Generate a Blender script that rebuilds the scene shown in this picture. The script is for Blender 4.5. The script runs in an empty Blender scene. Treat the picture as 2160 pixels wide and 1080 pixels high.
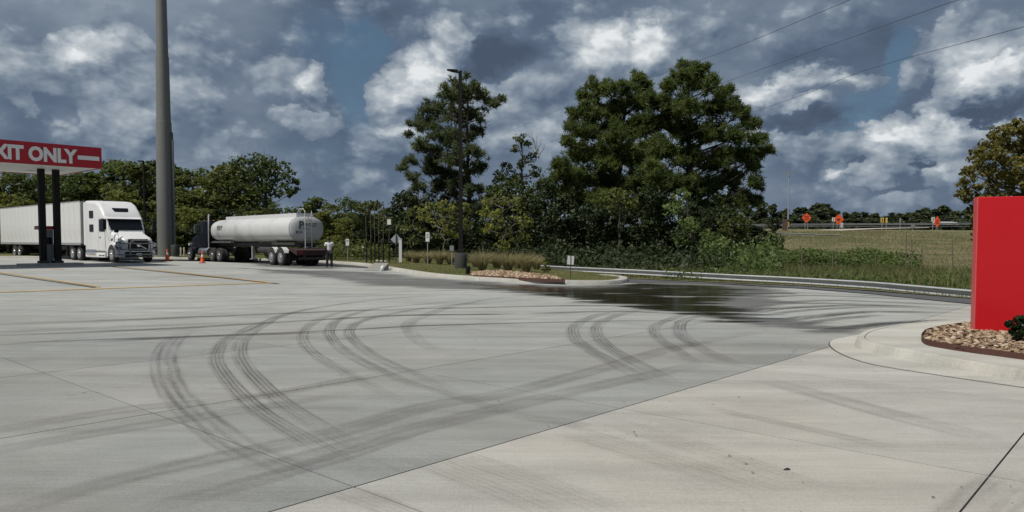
import bpy, math, random
import numpy as np
from mathutils import Vector, Matrix
S = bpy.context.scene
COL = S.collection
rnd = random.Random(7)
# ------------------------------------------------------------ camera, sky, sun
F = 1580.0                      # focal length in photo pixels (photo 2160 wide)
PITCH = math.atan(69.0 / F)
CAMZ = 1.7
K = 0.0065                      # cross fall of the whole site
cam = bpy.data.cameras.new("camera"); camo = bpy.data.objects.new("camera", cam); COL.objects.link(camo)
cam.sensor_width = 36; cam.lens = 36 * F / 2160; cam.shift_y = 35 / 2160
cam.clip_start = 0.05; cam.clip_end = 3000
camo.location = (0, 0, CAMZ); camo.rotation_euler = (math.pi / 2 - PITCH, 0, 0)
S.camera = camo
S.view_settings.view_transform = 'Standard'; S.view_settings.look = 'None'
S.view_settings.exposure = 0.16; S.view_settings.gamma = 1.0; S.view_settings.use_curve_mapping = False
S.cycles.max_bounces = 4; S.cycles.diffuse_bounces = 2; S.cycles.glossy_bounces = 2; S.cycles.transmission_bounces = 2; S.cycles.transparent_max_bounces = 24

def ray(px, py):
    a, b = (px - 1080) / F, (575 - py) / F
    c, s = math.cos(PITCH), math.sin(PITCH)
    return Vector((a, c + b * s, b * c - s))
def G(x, y=0): return -K * x
def gp(px, py, h=0.0):
    """point of the (slightly tilted) ground plane raised by h seen at photo pixel px,py"""
    r = ray(px, py)
    t = (h - CAMZ) / (r.z + K * r.x)
    return Vector((r.x * t, r.y * t, CAMZ + r.z * t))
def at(px, py, d):
    r = ray(px, py); return Vector((r.x * d / r.y, d, CAMZ + r.z * d / r.y))

SUN_AZ, SUN_EL = math.radians(-128), math.radians(58)     # azimuth from +Y towards +X
sund = Vector((math.sin(SUN_AZ) * math.cos(SUN_EL), math.cos(SUN_AZ) * math.cos(SUN_EL), math.sin(SUN_EL)))
sun = bpy.data.lights.new("sun", 'SUN'); sun.energy = 3.5; sun.angle = math.radians(0.53); sun.color = (1.0, 0.96, 0.9)
suno = bpy.data.objects.new("sun", sun); COL.objects.link(suno)
suno.rotation_euler = (-sund).to_track_quat('-Z', 'Y').to_euler(); suno.location = sund * 60

class NT:
    """small helper to write node trees as expressions"""
    def __init__(s, tree): s.t = tree
    def n(s, typ, ins=None, **kw):
        nd = s.t.nodes.new(typ)
        for k, v in kw.items(): setattr(nd, k, v)
        for k, v in (ins or {}).items(): s.set(nd.inputs[k], v)
        return nd
    def set(s, sock, v):
        if isinstance(v, bpy.types.NodeSocket): s.t.links.new(v, sock)
        elif isinstance(v, bpy.types.Node): s.t.links.new(v.outputs[0], sock)
        else: sock.default_value = v
    def m(s, op, a, b=0.0, c=0.0, clamp=False):
        nd = s.t.nodes.new('ShaderNodeMath'); nd.operation = op; nd.use_clamp = clamp
        s.set(nd.inputs[0], a); s.set(nd.inputs[1], b)
        if op in ('MULTIPLY_ADD', 'SMOOTH_MIN', 'SMOOTH_MAX'): s.set(nd.inputs[2], c)
        return nd.outputs[0]
    def v(s, op, a, b=(0, 0, 0), sc=1.0):
        nd = s.t.nodes.new('ShaderNodeVectorMath'); nd.operation = op
        s.set(nd.inputs[0], a)
        if op != 'SCALE': s.set(nd.inputs[1], b)
        else: s.set(nd.inputs['Scale'], sc)
        return nd.outputs['Value'] if op in ('LENGTH', 'DOT_PRODUCT', 'DISTANCE') else nd.outputs['Vector']
    def noise(s, vec, scale, detail=4, rough=0.55, out='Fac', dist=0.0, lac=2.0, dim='3D'):
        nd = s.n('ShaderNodeTexNoise', noise_dimensions=dim, ins={'Scale': scale, 'Detail': detail, 'Roughness': rough, 'Distortion': dist, 'Lacunarity': lac})
        if vec is not None: s.set(nd.inputs['Vector'], vec)
        return nd.outputs[out]
    def ramp(s, fac, stops, interp='LINEAR'):
        nd = s.n('ShaderNodeValToRGB'); nd.color_ramp.interpolation = interp
        e = nd.color_ramp.elements
        while len(e) < len(stops): e.new(0.5)
        for i, (p, c) in enumerate(stops):
            e[i].position = p
            e[i].color = (c, c, c, 1) if isinstance(c, (int, float)) else tuple(c) + (1,)
        s.set(nd.inputs['Fac'], fac); return nd.outputs['Color']
    def mix(s, f, a, b, mode='MIX'):
        nd = s.n('ShaderNodeMix', data_type='RGBA', blend_type=mode)
        s.set(nd.inputs[0], f)
        for sock, v in ((nd.inputs[6], a), (nd.inputs[7], b)):
            if isinstance(v, tuple) and len(v) == 3: v = v + (1,)
            s.set(sock, v)
        return nd.outputs[2]
    def smooth(s, x, lo, hi):
        nd = s.n('ShaderNodeMapRange', interpolation_type='SMOOTHSTEP')
        s.set(nd.inputs[0], x); s.set(nd.inputs[1], lo); s.set(nd.inputs[2], hi); return nd.outputs[0]
    def comb(s, x=0.0, y=0.0, z=0.0):
        nd = s.n('ShaderNodeCombineXYZ'); s.set(nd.inputs[0], x); s.set(nd.inputs[1], y); s.set(nd.inputs[2], z); return nd.outputs[0]
    def sep(s, v):
        nd = s.n('ShaderNodeSeparateXYZ'); s.set(nd.inputs[0], v); return nd.outputs

def azel(px, py):
    r = ray(px, py); return math.atan2(r.x, r.y), math.atan2(r.z, math.hypot(r.x, r.y))
W = bpy.data.worlds.new("World"); S.world = W; W.use_nodes = True
W.node_tree.nodes.clear(); w = NT(W.node_tree)
tc = w.n('ShaderNodeTexCoord').outputs['Generated']
dx, dy, dz = w.sep(w.v('NORMALIZE', tc))
az = w.m('ARCTAN2', dx, dy); el = w.m('ARCSINE', dz)
sky = w.n('ShaderNodeTexSky', sky_type='NISHITA', sun_disc=False, sun_elevation=SUN_EL, sun_rotation=SUN_AZ % (2 * math.pi),
          air_density=1.0, dust_density=0.6, ozone_density=2.0)
P0 = w.comb(az, el, 0.0)
# domain warp gives the cauliflower edges
PW = w.comb(az, w.m('MULTIPLY', el, 1.5), 0.37)
w1 = w.v('SUBTRACT', w.noise(PW, 7.0, 6, 0.60, 'Color', dim='2D'), (0.5, 0.5, 0.5))
w1b = w.v('SUBTRACT', w.noise(PW, 26.0, 5, 0.6, 'Color', dim='2D'), (0.5, 0.5, 0.5))
WARP = w.v('ADD', w.v('SCALE', w1, sc=0.075), w.v('SCALE', w1b, sc=0.030))
Pw = w.v('ADD', P0, WARP)
# lit / dark masses: px, py, rx, ry, weight
BL = [(110,150,95,45,.42),(20,150,60,60,.32),(180,120,70,36,.40),(260,120,80,52,.42),(215,170,110,36,-.12),(240,240,58,40,.42),(330,215,50,50,.28),(300,292,60,30,.26),(400,200,45,55,.26),
 (50,225,26,15,.2),(30,242,16,10,.2),(590,165,70,34,.30),(655,180,26,34,.40),(450,110,90,40,.14),(670,268,60,26,.32),(600,240,26,14,.34),(700,262,30,18,.2),(445,315,50,34,.24),(520,300,60,40,.08),
 (845,180,60,50,.52),(905,150,50,48,.50),(960,95,56,40,.52),(820,220,40,36,.30),(850,292,34,22,.6),(1080,115,110,40,-.34),(1000,190,120,60,.30),(1230,120,100,80,.34),(1310,88,100,48,.48),(1368,100,36,40,.56),(1300,140,90,40,.30),
 (1090,250,130,60,.20),(1140,270,50,24,.16),(1170,300,120,50,.10),(1010,110,60,22,-.2),(1450,90,80,50,.22),(790,330,60,60,.10),(740,350,90,60,.06),
 (1610,190,60,36,.34),(1700,158,100,22,.62),(1610,212,56,28,.5),(1710,216,40,16,.45),(1800,165,50,16,.34),(1690,262,130,24,-.30),(1820,235,90,16,-.22),(1600,120,110,26,-.12),(1760,110,130,34,-.22),(1680,290,110,22,.12),
 (1915,150,30,34,.40),(2010,80,60,46,.42),(2080,120,90,50,.42),(2070,165,70,34,.40),(2130,160,60,34,.5),(2100,212,90,22,-.42),(2010,235,50,34,.36),(2080,262,80,22,.34),(1985,265,40,24,.3),
 (1900,290,60,34,.50),(1935,300,60,28,.40),(1846,320,30,50,.44),(1870,350,40,24,.30),(1960,335,70,14,-.24),(1790,325,44,26,.34),(1700,320,50,30,.28),(1640,290,50,18,.40),(1740,355,50,26,.12),
 (1758,385,22,10,.44),(1828,382,40,14,.30),(1880,405,60,10,-.1),(1965,370,36,22,.34),(1985,345,30,20,.2),(1905,420,50,12,.26),(1800,440,120,14,.14),(2010,330,40,60,.3),(2090,230,60,16,-.1),
 (700,400,120,50,-.06),(560,250,90,60,-.05),(1900,380,60,18,-.08)]
GAP = [(765,150,60,75,1.0),(720,110,110,60,.7),(750,330,60,80,.35),(1895,125,34,50,1.2),(1850,215,70,36,.8),(1185,205,34,22,.8),(1800,290,60,18,.7),(770,210,46,60,.6),(1840,260,50,14,.5),(1140,92,1,1,0),(640,330,90,30,.3)]
def blobs(vec, L, shade=False):
    # each blob waits for the previous sum (kept in z), so the shader needs few registers
    x_, y_, _ = w.sep(vec); tot = 0.0; top = 0.0; T = w.comb(x_, y_, 0.0)
    for px, py, rx, ry, wt in L:
        if wt == 0: continue
        a, e = azel(px, py)
        ra = rx / F * math.cos(a) ** 2 * 1.35; re = ry / F * 1.35
        q = w.n('ShaderNodeMapping', {'Vector': T, 'Location': (-a / ra, -e / re, 0), 'Scale': (1 / ra, 1 / re, 0)}).outputs[0]
        b = w.m('MULTIPLY_ADD', w.v('DOT_PRODUCT', q, q), -1.0, 1.0, clamp=True)
        tot = w.m('MULTIPLY_ADD', b, wt, tot)
        if wt > 0.2 and shade:      # sun side of every mass: top and left
            top = w.m('MULTIPLY_ADD', w.m('MULTIPLY', b, wt), w.v('DOT_PRODUCT', q, (-0.35, 0.95, 0.0)), top)
        T = w.comb(x_, y_, tot)
    return (tot, top) if shade else tot
Bf, Tf = blobs(Pw, BL, True)
Gf = blobs(w.v('ADD', P0, w.v('SCALE', WARP, sc=0.8)), GAP)
# broad, generic cloud masses for the whole dome
gen = w.noise(w.comb(w.m('ADD', az, 3.1), w.m('MULTIPLY', el, 2.0), 0.0), 3.2, 5, 0.55, dim='2D')
up = w.smooth(el, 0.30, 0.55)                                   # above the frame only the generic clouds remain
# cauliflower puffs, sampled twice: the difference gives the sun-side relief
def puffs(vec):
    nd = w.n('ShaderNodeTexVoronoi', {'Vector': vec, 'Scale': 12.5, 'Detail': 3.0, 'Roughness': 0.55, 'Lacunarity': 2.1, 'Smoothness': 0.35}, feature='SMOOTH_F1', voronoi_dimensions='2D', normalize=True)
    return w.m('SUBTRACT', 1.0, nd.outputs['Distance'])
PP = w.v('ADD', PW, w.v('SCALE', WARP, sc=0.40))
bil = puffs(PP); bil2 = puffs(w.v('ADD', PP, (-0.008, 0.018, 0.0)))
rel = w.m('SUBTRACT', bil, bil2)
fine = w.noise(PP, 30.0, 4, 0.55, dim='2D')
body = w.m('MULTIPLY_ADD', w.m('SUBTRACT', gen, 0.5), up, Bf)
edge = w.m('ADD', body, w.m('MULTIPLY', w.m('SUBTRACT', bil, 0.62), 0.68))
lit = w.smooth(edge, 0.04, 0.21)
vb = w.m('ADD', w.m('MULTIPLY_ADD', w.m('SUBTRACT', gen, 0.5), 0.9, 0.26), w.m('ADD', w.m('MULTIPLY', w.m('MINIMUM', body, 0.0), 0.7), w.m('ADD', w.m('MULTIPLY', w.m('SUBTRACT', bil, 0.6), 0.20), w.m('MULTIPLY', w.m('SUBTRACT', fine, 0.5), 0.07))))
vl = w.m('ADD', w.m('MULTIPLY', Tf, 0.62), w.m('ADD', w.m('MULTIPLY_ADD', w.smooth(body, 0.05, 1.0), 0.50, 0.36), w.m('ADD', w.m('MULTIPLY', rel, 1.0), w.m('ADD', w.m('MULTIPLY', w.m('SUBTRACT', bil, 0.6), 0.35), w.m('MULTIPLY', w.m('SUBTRACT', fine, 0.5), 0.16)))))
val = w.m('ADD', w.m('MULTIPLY', vb, w.m('SUBTRACT', 1.0, lit)), w.m('MULTIPLY', vl, lit))
ccol = w.ramp(val, [(0.0, (.062,.085,.130)), (0.20, (.095,.132,.192)), (0.42, (.170,.215,.275)), (0.62, (.285,.330,.380)), (0.82, (.46,.50,.53)), (1.0, (.70,.72,.74))])
blue = w.mix(0.55, w.v('SCALE', sky.outputs[0], sc=0.040), (.085, .165, .255))
gapm = w.m('MULTIPLY', w.m('MULTIPLY', w.m('MULTIPLY_ADD', fine, .5, .65, clamp=True), w.smooth(w.m('ADD', Gf, w.m('MULTIPLY', w.m('SUBTRACT', gen, 0.6), up)), 0.0, 0.95)), w.m('SUBTRACT', 1.0, w.smooth(Bf, 0.02, 0.20)))
col = w.mix(gapm, ccol, blue)
hor = w.m('SUBTRACT', 1.0, w.smooth(el, 0.0, 0.09))
col = w.mix(w.m('MULTIPLY', hor, 0.35), col, (.20, .25, .32))
bg = w.n('ShaderNodeBackground', {'Color': w.v('SCALE', col, sc=10.0), 'Strength': 0.10})
w.n('ShaderNodeOutputWorld', {'Surface': bg})
W.cycles.sampling_method = 'MANUAL'; W.cycles.sample_map_resolution = 512

# ------------------------------------------------------------ materials
MATS = {}
def mat(name, col, rough=0.6, metal=0.0, var=0.12, scale=6.0, bump=0.0, bscale=40.0, spec=None, dirt=0.0, emit=None):
    if name in MATS: return MATS[name]
    m = bpy.data.materials.new(name); m.use_nodes = True; m.node_tree.nodes.clear(); n = NT(m.node_tree)
    oc = n.n('ShaderNodeTexCoord').outputs['Object']
    f = n.noise(oc, scale, 5, 0.6)
    c = n.mix(f, tuple(x * (1 - var) for x in col), tuple(min(1, x * (1 + var)) for x in col))
    if dirt:
        d = n.smooth(n.noise(oc, scale * 0.35, 6, 0.65), 0.45, 0.75)
        c = n.mix(n.m('MULTIPLY', d, dirt), c, (0.09, 0.075, 0.055))
    ins = {'Base Color': c, 'Roughness': n.m('MULTIPLY_ADD', f, 0.2, rough - 0.1, clamp=True), 'Metallic': metal}
    b = n.n('ShaderNodeBsdfPrincipled', ins)
    if spec is not None: b.inputs['Specular IOR Level'].default_value = spec
    if bump: n.set(b.inputs['Normal'], n.n('ShaderNodeBump', {'Height': n.noise(oc, bscale, 4), 'Strength': bump, 'Distance': 0.01}).outputs[0])
    n.n('ShaderNodeOutputMaterial', {'Surface': b}); MATS[name] = m; return m

def leafmat(name, dark, light, trans=0.3, rough=0.55):
    m = bpy.data.materials.new(name); m.use_nodes = True; m.node_tree.nodes.clear(); n = NT(m.node_tree)
    t = n.n('ShaderNodeAttribute', attribute_name='tint').outputs['Fac']
    oi = n.n('ShaderNodeObjectInfo').outputs['Random']
    t = n.m('ADD', t, n.m('MULTIPLY', n.m('SUBTRACT', oi, 0.5), 0.25), clamp=True)
    c = n.mix(t, dark, light)
    b = n.n('ShaderNodeBsdfPrincipled', {'Base Color': c, 'Roughness': rough, 'Specular IOR Level': 0.25})
    tr = n.n('ShaderNodeBsdfTranslucent', {'Color': n.mix(0.5, c, tuple(min(1, x * 1.6) for x in light))})
    mx = n.n('ShaderNodeMixShader', {0: trans, 1: b.outputs[0], 2: tr.outputs[0]})
    n.n('ShaderNodeOutputMaterial', {'Surface': mx}); MATS[name] = m; return m

def concrete(name, base, warm=0.0, farlight=False):
    m = bpy.data.materials.new(name); m.use_nodes = True; m.node_tree.nodes.clear(); n = NT(m.node_tree)
    geo = n.n('ShaderNodeNewGeometry').outputs['Position']
    px_, py_, pz_ = n.sep(geo)
    big = n.noise(geo, 0.16, 4, 0.6); mid = n.noise(geo, 1.1, 6, 0.65); fine = n.noise(geo, 55, 3, 0.7)
    # broom finish: fine ridges along one direction of the slabs
    rot = n.n('ShaderNodeMapping', {'Vector': geo, 'Rotation': (0, 0, math.radians(-40)), 'Scale': (1.4, 26.0, 1)}).outputs[0]
    br = n.noise(rot, 1.4, 4, 0.7)
    rot2 = n.n('ShaderNodeMapping', {'Vector': geo, 'Rotation': (0, 0, math.radians(4)), 'Scale': (0.16, 1.6, 1)}).outputs[0]
    st = n.noise(rot2, 1.0, 6, 0.62, dist=0.6)
    v = n.m('ADD', n.m('ADD', n.m('MULTIPLY', n.m('SUBTRACT', big, .5), .42), n.m('MULTIPLY', n.m('SUBTRACT', mid, .5), .40)),
            n.m('ADD', n.m('MULTIPLY', n.m('SUBTRACT', fine, .5), .62), n.m('ADD', n.m('MULTIPLY', n.m('SUBTRACT', br, .5), .40), n.m('MULTIPLY', n.m('SUBTRACT', st, .5), .80))))
    v = n.m('ADD', v, n.m('MULTIPLY_ADD', n.n('ShaderNodeObjectInfo').outputs['Random'], 0.09, 0.955))
    crk = n.n('ShaderNodeTexVoronoi', {'Vector': n.v('ADD', geo, n.v('SCALE', n.noise(geo, 1.3, 4, .6, 'Color'), sc=.9)), 'Scale': .16}, feature='DISTANCE_TO_EDGE')
    v = n.m('SUBTRACT', v, n.m('MULTIPLY', n.m('LESS_THAN', crk.outputs['Distance'], .0011), n.m('MULTIPLY', n.smooth(n.noise(geo, .3, 2), .5, .6), .28)))
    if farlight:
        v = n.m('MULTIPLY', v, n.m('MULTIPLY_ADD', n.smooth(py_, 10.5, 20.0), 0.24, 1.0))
    tintn = n.noise(n.v('ADD', geo, (31, 7, 0)), 0.35, 3, 0.6)
    tc_ = n.mix(n.smooth(tintn, .35, .68), (base[0] * .985, base[1] * 1.005, base[2] * 0.995), (base[0] * 1.02, base[1] * 1.0, base[2] * 0.96))
    c = n.v('SCALE', tc_, sc=v)
    # small dark specks and faint damp blotches
    vo = n.n('ShaderNodeTexVoronoi', {'Vector': geo, 'Scale': 3.6, 'Randomness': 1.0}, feature='F1')
    sp = n.m('MULTIPLY', n.m('LESS_THAN', vo.outputs['Distance'], n.m('MULTIPLY', n.m('POWER', n.noise(geo, 0.9, 2), 3.0), .20)), .6)
    c = n.mix(sp, c, (.05, .045, .04))
    bl = n.m('MULTIPLY', n.smooth(n.noise(n.v('MULTIPLY', n.v('ADD', geo, (5, 50, 0)), (0.35, 1.0, 1)), 0.55, 7, 0.68), .56, .80), .38)
    c = n.mix(bl, c, tuple(x * .52 for x in base))
    b = n.n('ShaderNodeBsdfPrincipled', {'Base Color': c, 'Roughness': 0.88, 'Specular IOR Level': 0.28})
    bp = n.n('ShaderNodeBump', {'Height': n.m('ADD', n.m('MULTIPLY', br, .6), fine), 'Strength': 0.35, 'Distance': 0.004})
    n.set(b.inputs['Normal'], bp.outputs[0])
    n.n('ShaderNodeOutputMaterial', {'Surface': b}); MATS[name] = m; return m

def tyremat(name, colr, strength, lines, seed):
    """rubber left on the concrete: alpha from tread lines across and broken noise along"""
    m = bpy.data.materials.new(name); m.use_nodes = True; m.node_tree.nodes.clear(); n = NT(m.node_tree)
    uv = n.n('ShaderNodeUVMap').outputs[0]; u_, v_, _ = n.sep(uv)
    geo = n.n('ShaderNodeNewGeometry').outputs['Position']
    fade = n.n('ShaderNodeAttribute', attribute_name='fade').outputs['Fac']
    edge = n.m('MULTIPLY', n.smooth(u_, 0.0, 0.16), n.m('SUBTRACT', 1.0, n.smooth(u_, 0.84, 1.0)))
    uu = n.m('ADD', u_, n.m('MULTIPLY', n.m('SUBTRACT', n.noise(geo, .8, 3, .5), .5), .12))
    if lines:
        wv = n.m('MULTIPLY_ADD', n.m('SINE', n.m('MULTIPLY', uu, 2 * math.pi * lines)), .5, .5)
        cross = n.m('MULTIPLY_ADD', n.m('SINE', n.m('MULTIPLY', v_, 2 * math.pi / .075)), .5, .5)
        tr = n.m('MULTIPLY', n.m('MULTIPLY_ADD', n.smooth(wv, .15, .85), .62, .38), n.m('MULTIPLY_ADD', cross, .16, .84))
    else: tr = n.m('MULTIPLY_ADD', n.noise(n.comb(n.m('MULTIPLY', uu, 7.0), n.m('MULTIPLY', v_, .35), float(seed)), 1.0, 4), 1.1, .15)
    br = n.m('MULTIPLY_ADD', n.smooth(n.noise(n.comb(n.m('MULTIPLY', u_, 2.2), n.m('MULTIPLY', v_, .55), seed * 1.7), 1.0, 6, .7), .32, .66), .85, .15)
    gr = n.smooth(n.noise(geo, 60, 2, .7), .28, .62)
    a = n.m('MULTIPLY', n.m('MULTIPLY', n.m('MULTIPLY', edge, tr), n.m('MULTIPLY', br, fade)), n.m('MULTIPLY', n.m('MULTIPLY_ADD', gr, .6, .4), strength), clamp=True)
    b = n.n('ShaderNodeBsdfPrincipled', {'Base Color': tuple(colr) + (1,), 'Roughness': 0.8, 'Specular IOR Level': 0.3})
    mx = n.n('ShaderNodeMixShader', {0: a, 1: n.n('ShaderNodeBsdfTransparent').outputs[0], 2: b.outputs[0]})
    n.n('ShaderNodeOutputMaterial', {'Surface': mx}); MATS[name] = m; return m

def spillmat():
    m = bpy.data.materials.new("diesel_spill"); m.use_nodes = True; m.node_tree.nodes.clear(); n = NT(m.node_tree)
    geo = n.n('ShaderNodeNewGeometry').outputs['Position']
    msk = n.n('ShaderNodeAttribute', attribute_name='mask').outputs['Fac']
    core = n.n('ShaderNodeAttribute', attribute_name='core').outputs['Fac']
    sv = n.n('ShaderNodeMapping', {'Vector': geo, 'Rotation': (0, 0, math.radians(-14)), 'Scale': (.22, 1.5, 1)}).outputs[0]
    s1 = n.noise(sv, 1.0, 7, 0.6, dist=.5); s2 = n.noise(sv, 3.2, 4, .6)
    st = n.m('ADD', n.m('MULTIPLY', n.m('SUBTRACT', s1, .5), 2.2), n.m('MULTIPLY', n.m('SUBTRACT', s2, .5), .8))
    a1 = n.smooth(n.m('ADD', n.m('MULTIPLY', msk, .9), n.m('MULTIPLY', st, 1.1)), .36, .66)
    c1 = n.smooth(n.m('ADD', core, n.m('MULTIPLY', st, 1.2)), .36, .62)
    colr = n.mix(c1, (.125, .122, .112), (.026, .021, .012))
    wet = n.m('SUBTRACT', .52, n.m('MULTIPLY', c1, .40))
    b = n.n('ShaderNodeBsdfPrincipled', {'Base Color': colr, 'Roughness': wet, 'Specular IOR Level': 0.5})
    al = n.m('MULTIPLY', a1, n.m('MULTIPLY_ADD', c1, .42, .53))
    mx = n.n('ShaderNodeMixShader', {0: al, 1: n.n('ShaderNodeBsdfTransparent').outputs[0], 2: b.outputs[0]})
    n.n('ShaderNodeOutputMaterial', {'Surface': mx}); return m

# ------------------------------------------------------------ mesh helpers
def tag(o, label=None, cat=None, group=None, kind=None):
    if label: o['label'] = label
    if cat: o['category'] = cat
    if group: o['group'] = group
    if kind: o['kind'] = kind
    return o
def empty(name, loc=(0, 0, 0), rz=0.0, label=None, cat=None, group=None, kind=None, sc=1.0):
    o = bpy.data.objects.new(name, None); COL.objects.link(o); o.empty_display_size = .2
    o.location = loc; o.rotation_euler = (0, 0, rz); o.scale = (sc, sc, sc)
    return tag(o, label, cat, group, kind)
def children(o): return [c for c in bpy.data.objects if c.parent == o]
def copy_tree(o, parent=None, kids=None):
    c = o.copy(); COL.objects.link(c)
    if parent: c.parent = parent
    for ch in children(o): copy_tree(ch, c)
    return c
SPLIT = {'mud_flap', 'mirror_arm', 'wiper', 'step', 'frame_rail', 'chassis_beam', 'hose_trough', 'landing_leg', 'grille_slat', 'fuel_tank', 'trailer_rail', 'tractor_rail', 'ladder_rail', 'walkway_panel', 'guard_bar', 'door_seam', 'rear_small_print', 'post', 'hood_mirror'}
class MB:
    def __init__(s): s.V = []; s.Fc = []
    def add(s, vs, fs):
        b = len(s.V); s.V += [tuple(v) for v in vs]; s.Fc += [tuple(i + b for i in f) for f in fs]; return s
    def box(s, x0, x1, y0, y1, z0, z1):
        return s.add([(x0,y0,z0),(x1,y0,z0),(x1,y1,z0),(x0,y1,z0),(x0,y0,z1),(x1,y0,z1),(x1,y1,z1),(x0,y1,z1)],
                     [(0,3,2,1),(4,5,6,7),(0,1,5,4),(1,2,6,5),(2,3,7,6),(3,0,4,7)])
    def tube(s, pts, r, n=8, caps=True):
        pts = [Vector(p) for p in pts]; rs = r if isinstance(r, (list, tuple)) else [r] * len(pts)
        vs = []; up = Vector((0, 0, 1))
        for i, p in enumerate(pts):
            d = (pts[min(i + 1, len(pts) - 1)] - pts[max(i - 1, 0)]).normalized()
            ref = up if abs(d.z) < .95 else Vector((1, 0, 0))
            a = d.cross(ref).normalized(); b = a.cross(d)
            for k in range(n):
                t = 2 * math.pi * k / n; vs.append(p + (a * math.cos(t) + b * math.sin(t)) * rs[i])
        fs = []
        for i in range(len(pts) - 1):
            for k in range(n):
                k2 = (k + 1) % n; fs.append((i * n + k, i * n + k2, (i + 1) * n + k2, (i + 1) * n + k))
        if caps: fs.append(tuple(range(n - 1, -1, -1))); fs.append(tuple((len(pts) - 1) * n + k for k in range(n)))
        return s.add(vs, fs)
    def lathe(s, prof, n=16, axis='Z', c=(0, 0, 0), half=None):
        vs = []; c = Vector(c)
        for r, h in prof:
            for k in range(n):
                t = 2 * math.pi * k / n; a, b = r * math.cos(t), r * math.sin(t)
                vs.append(c + (Vector((a, b, h)) if axis == 'Z' else Vector((a, h, b)) if axis == 'Y' else Vector((h, a, b))))
        fs = []
        for i in range(len(prof) - 1):
            for k in range(n):
                k2 = (k + 1) % n; fs.append((i * n + k, i * n + k2, (i + 1) * n + k2, (i + 1) * n + k))
        fs.append(tuple(range(n - 1, -1, -1))); fs.append(tuple((len(prof) - 1) * n + k for k in range(n)))
        return s.add(vs, fs)
    def loft(s, rings, close=True):
        n = len(rings[0]); vs = [p for r in rings for p in r]; fs = []
        for i in range(len(rings) - 1):
            for k in range(n):
                k2 = (k + 1) % n; fs.append((i * n + k, (i + 1) * n + k, (i + 1) * n + k2, i * n + k2))
        if close: fs.append(tuple(range(n))); fs.append(tuple((len(rings) - 1) * n + k for k in range(n - 1, -1, -1)))
        return s.add(vs, fs)
    def prism(s, poly, z0, z1, gz=False):
        n = len(poly); g = (lambda p: G(p[0])) if gz else (lambda p: 0)
        vs = [(p[0], p[1], z0 + g(p)) for p in poly] + [(p[0], p[1], z1 + g(p)) for p in poly]
        return s.add(vs, [tuple(range(n - 1, -1, -1)), tuple(range(n, 2 * n))] + [(i, (i + 1) % n, n + (i + 1) % n, n + i) for i in range(n)])
    def tr(s, M):
        s.V = [tuple(M @ Vector(v)) for v in s.V]; return s
    def mesh(s, name, m, smooth=False):
        me = bpy.data.meshes.new(name); me.from_pydata(s.V, [], s.Fc); me.update()
        if m: me.materials.append(m)
        if smooth:
            me.polygons.foreach_set('use_smooth', [True] * len(me.polygons))
            try: me.set_sharp_from_angle(angle=math.radians(38))
            except Exception: pass
        return me
    def build(s, name, m, parent=None, smooth=False, bevel=0.0, **kw):
        if name in SPLIT:                      # every separate piece becomes a part of its own
            par = list(range(len(s.V)))
            def find(i):
                while par[i] != i: par[i] = par[par[i]]; i = par[i]
                return i
            for f in s.Fc:
                for i in f[1:]: par[find(i)] = find(f[0])
            gr = {}
            for f in s.Fc: gr.setdefault(find(f[0]), []).append(f)
            if len(gr) > 1:
                o = None
                for fs in gr.values():
                    ids = sorted({i for f in fs for i in f}); mp = {i: k for k, i in enumerate(ids)}; q = MB(); q.V = [s.V[i] for i in ids]; q.Fc = [tuple(mp[i] for i in f) for f in fs]
                    o = link(name, q.mesh(name, m, smooth), parent, bevel, **kw)
                return o
        return link(name, s.mesh(name, m, smooth), parent, bevel, **kw)
def link(name, me, parent=None, bevel=0.0, **kw):
    o = bpy.data.objects.new(name, me); COL.objects.link(o)
    if parent: o.parent = parent
    if bevel:
        b = o.modifiers.new('bevel', 'BEVEL'); b.width = bevel; b.segments = 2; b.limit_method = 'ANGLE'; b.angle_limit = math.radians(35)
    return tag(o, **kw) if kw else o
def rrect(x, hw, z0, z1, r=.12, n=4, yc=0.0):
    """rounded rectangle ring in the plane X = x"""
    pts = []
    for cx, cz, a0 in ((hw - r, z1 - r, 0), (-hw + r, z1 - r, 90), (-hw + r, z0 + r, 180), (hw - r, z0 + r, 270)):
        for k in range(n + 1):
            t = math.radians(a0 + 90 * k / n); pts.append((x, yc + cx + r * math.cos(t), cz + r * math.sin(t)))
    return pts
def npmesh(name, V, Fa, m, tint=None, fn=4):
    me = bpy.data.meshes.new(name); V = np.asarray(V, np.float32); Fa = np.asarray(Fa, np.int32)
    me.vertices.add(len(V)); me.vertices.foreach_set('co', V.ravel())
    me.loops.add(Fa.size); me.loops.foreach_set('vertex_index', Fa.ravel())
    me.polygons.add(len(Fa)); me.polygons.foreach_set('loop_start', np.arange(0, Fa.size, fn, dtype=np.int32))
    me.polygons.foreach_set('loop_total', np.full(len(Fa), fn, dtype=np.int32))
    me.update(calc_edges=True)
    if tint is not None:
        at_ = me.attributes.new('tint', 'FLOAT', 'FACE'); at_.data.foreach_set('value', np.asarray(tint, np.float32))
    me.materials.append(m); return me
def textmesh(name, txt, size, m, M, parent, bold=.02, ext=.01, align='CENTER', **kw):
    cu = bpy.data.curves.new('lettering', 'FONT'); cu.body = txt; cu.size = size; cu.offset = bold; cu.extrude = ext; cu.align_x = align; cu.resolution_u = 3
    t = bpy.data.objects.new('lettering', cu); COL.objects.link(t)
    bpy.context.view_layer.update()
    me = bpy.data.meshes.new_from_object(t.evaluated_get(bpy.context.evaluated_depsgraph_get()))
    bpy.data.objects.remove(t); me.transform(M); me.materials.clear(); me.materials.append(m); me.name = name
    return link(name, me, parent, **kw)
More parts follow.
